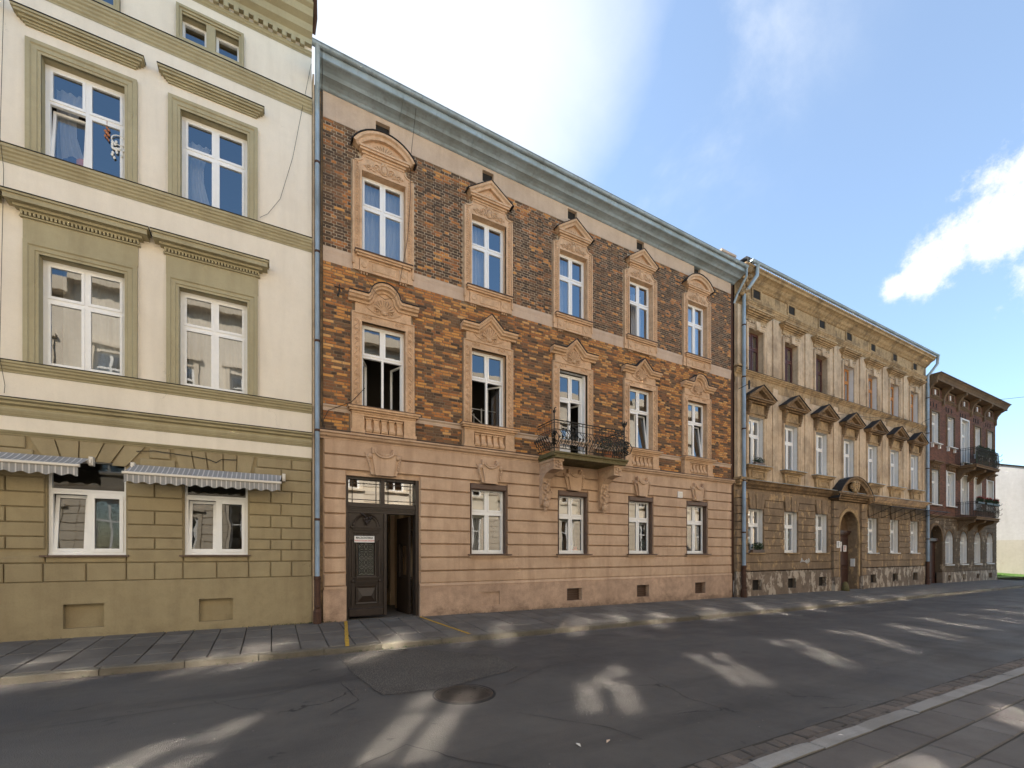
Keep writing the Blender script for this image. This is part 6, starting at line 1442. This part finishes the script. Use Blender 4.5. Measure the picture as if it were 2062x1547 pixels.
yl('yellow_line', (1.66, -.10), (1.32, KY+.02), .075, 'left yellow line painted across the pavement, below the closed gateway leaf')
yl('yellow_line', (3.58, -.12), (4.02, KY+.16), .075, 'right yellow line slanting across the pavement from the open gateway jamb')
q = MB(); wr = random.Random(5)
for k in range(240):
    if wr.random() < .55: x = wr.choice((wr.uniform(-4, 14), wr.gauss(.8, .5))); y = -.075; z = gz(x)+.0
    else: x = wr.choice((wr.uniform(-4, 14), wr.gauss(2.3, .8))); y = KY-.012; z = gz(x)+RZ+.01
    for j in range(4): a_ = wr.random()*6.28; h = wr.uniform(.015, .05); q.add([(x, y, z), (x+.008, y, z), (x+h*.6*math.cos(a_), y-abs(h*.6*math.sin(a_)), z+h)], [(0, 1, 2)])
tag(q.build('weeds', M['leaf']), 'small weeds growing in the joints along the kerb and wall foot', 'weeds', kind='stuff')
# litter: a few dry leaves and pebbles
q = MB()
for k in range(260):
    x = rnd.uniform(-2, 16); y = rnd.choice((rnd.uniform(-9.2, KY-.2), rnd.gauss(-9.4, .3), rnd.gauss(KY-.15, .08))); s_ = rnd.uniform(.004, .010)
    if y < -9.4: y = -9.3
    z = gz(x)+rdz(max(y, -9.33))+.009; q.blob((x, y, z), (s_, s_*.8, s_*.4), 4, 1)
tag(q.build('grit', M['lightground']), 'scattered pale grit on the asphalt', 'grit', kind='stuff')
for k, (x, y, lab) in enumerate(((3.05, -8.47, 'dry curled leaf lying on the asphalt near the bottom edge of the photo'), (2.72, -8.4, 'tiny pale leaf on the asphalt left of the curled dry leaf'), (4.95, -9.72, 'pale scrap lying on the near granite kerb'))):
    q = MB(); q.add([(-.05, 0, .0), (0, .02, .012), (.05, 0, .004), (0, -.02, .014), (0, 0, .004)], [(0, 1, 4), (1, 2, 4), (2, 3, 4), (3, 0, 4)]); z = gz(x)+(rdz(y)+.006 if y > -9.3 else -.046)
    o = q.build('fallen_leaf', M['awnbar' if k else 'frieze'], loc=(x, y, z), rot=(0, 0, k+.5)); tag(o, lab, 'leaf')

# ============================================================ the other side of the street (seen in the window panes)
def opposite(x0, x1, h, label, n, mat='opp', w0=1.15, gm='glass_opp'):
    t = thing('facing_apartment_building', label, 'building'); Y = -14.9
    n = round((x1-x0)/2.5); sp = (x1-x0)/n; ops_ = []
    for k in range(n):
        c = x0+sp*(k+.5)
        for za, zb in ((1.5, 4.2), (5.5, 7.4), (9.2, 11.1)): ops_.append((c-w0/2, c+w0/2, za, zb))
    q = MB(); rv = []; wall_grid(q, x0, x1, -.3, h, ops_, 0, .22, rv)
    for s_ in [q]+rv: s_.v = [(x, Y-y, z) for x, y, z in s_.v]
    q.build('wall', M[mat], t); reveals(t, 'opp_trim', rv)
    q = MB()
    for z0, z1, d in ((h-.6, h, .5), (8.2, 8.5, .15), (4.3, 4.7, .2), (-.3, .8, .06)): q.box(x0, x1, Y, Y+d, z0, z1)
    zz_ = .95
    while zz_ < 4.2:
        xs_ = [x0]; 
        for k in range(n): c = x0+sp*(k+.5); xs_ += [c-.72, c+.72]
        xs_.append(x1)
        for k in range(0, len(xs_), 2): q.box(xs_[k]+.01, xs_[k+1]-.01, Y-.01, Y+.04, zz_, zz_+.34)
        zz_ += .37
    zz_ = 4.8
    while zz_ < 8.0:
        xs_ = [x0]
        for k in range(n): c = x0+sp*(k+.5); xs_ += [c-.78, c+.78]
        xs_.append(x1)
        for k in range(0, len(xs_), 2): q.box(xs_[k]+.01, xs_[k+1]-.01, Y-.01, Y+.045, zz_, zz_+.38)
        zz_ += .43
    for o in ops_:
        if o[2] > 4: q.box(o[0]-.3, o[1]+.3, Y, Y+.2, o[3]+.28, o[3]+.42); q.box(o[0]-.18, o[0], Y, Y+.07, o[2], o[3]+.2); q.box(o[1], o[1]+.18, Y, Y+.07, o[2], o[3]+.2); q.box(o[0]-.2, o[1]+.2, Y, Y+.18, o[2]-.12, o[2])
    q.build('trim', M['opp_trim'], t)
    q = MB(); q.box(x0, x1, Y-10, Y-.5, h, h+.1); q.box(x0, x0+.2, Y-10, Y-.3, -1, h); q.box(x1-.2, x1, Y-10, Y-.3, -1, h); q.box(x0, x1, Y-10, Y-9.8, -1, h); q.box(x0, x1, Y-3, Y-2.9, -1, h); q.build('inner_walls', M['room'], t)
    for o in ops_:
        def f():
            m_ = MB(); W, H = o[1]-o[0], o[3]-o[2]; frame_mb(m_, 0, W, 0, H, .1, -.03, .03); m_.box(W/2-.05, W/2+.05, -.03, .03, .1, H-.1); m_.box(.1, W-.1, -.032, .032, H*.64-.04, H*.64+.04); return m_.mesh('window', M['white'])
        wn__ = link('window', cached(('ow', rnd4(o[1]-o[0], o[3]-o[2])), f), t, (o[0], Y-.16, o[2]))
        W, H = o[1]-o[0], o[3]-o[2]
        for (xa_, xb_) in ((.1, W/2-.05), (W/2+.05, W-.1)):
            for (za_, zb_) in ((.1, H*.64-.04), (H*.64+.04, H-.1)):
                gg = gm if o[2] < 9 else 'glass_opp_dim'; pm = cached(('op', gg, rnd4(xb_-xa_, zb_-za_)), lambda: MB().add([(0, 0, 0), (xb_-xa_, 0, 0), (xb_-xa_, 0, zb_-za_), (0, 0, zb_-za_)], [(0, 1, 2, 3)]).mesh('pane', M[gg]))
                big = rnd.random() < .12; sg = 2.0 if big else .3
                link('pane', pm, wn__, (xa_, .0, za_), (R(rnd.gauss(0, .3)), 0, R(rnd.gauss(0, sg))))
M['glass_opp'] = glass('facing_window_glass', .0, 5.2, .05); M['glass_opp_dim'] = glass('facing_old_window_glass', .0, 2.2, .07)
opposite(-24, -8, 14.0, 'pale rusticated building across the street, left of the viewer', 6, gm='glass_opp_dim')
opposite(-8, 8, 14.6, 'pale rusticated building across the street, directly behind the viewer', 6)
opposite(8, 26, 13.6, 'cream rusticated building across the street, right of the viewer', 7)
opposite(26, 50, 14.3, 'long pale rusticated building across the street, far right of the viewer', 9)
for ch in bpy.data.objects:
    if ch.get('group') is None and 'group' in ch: del ch['group']
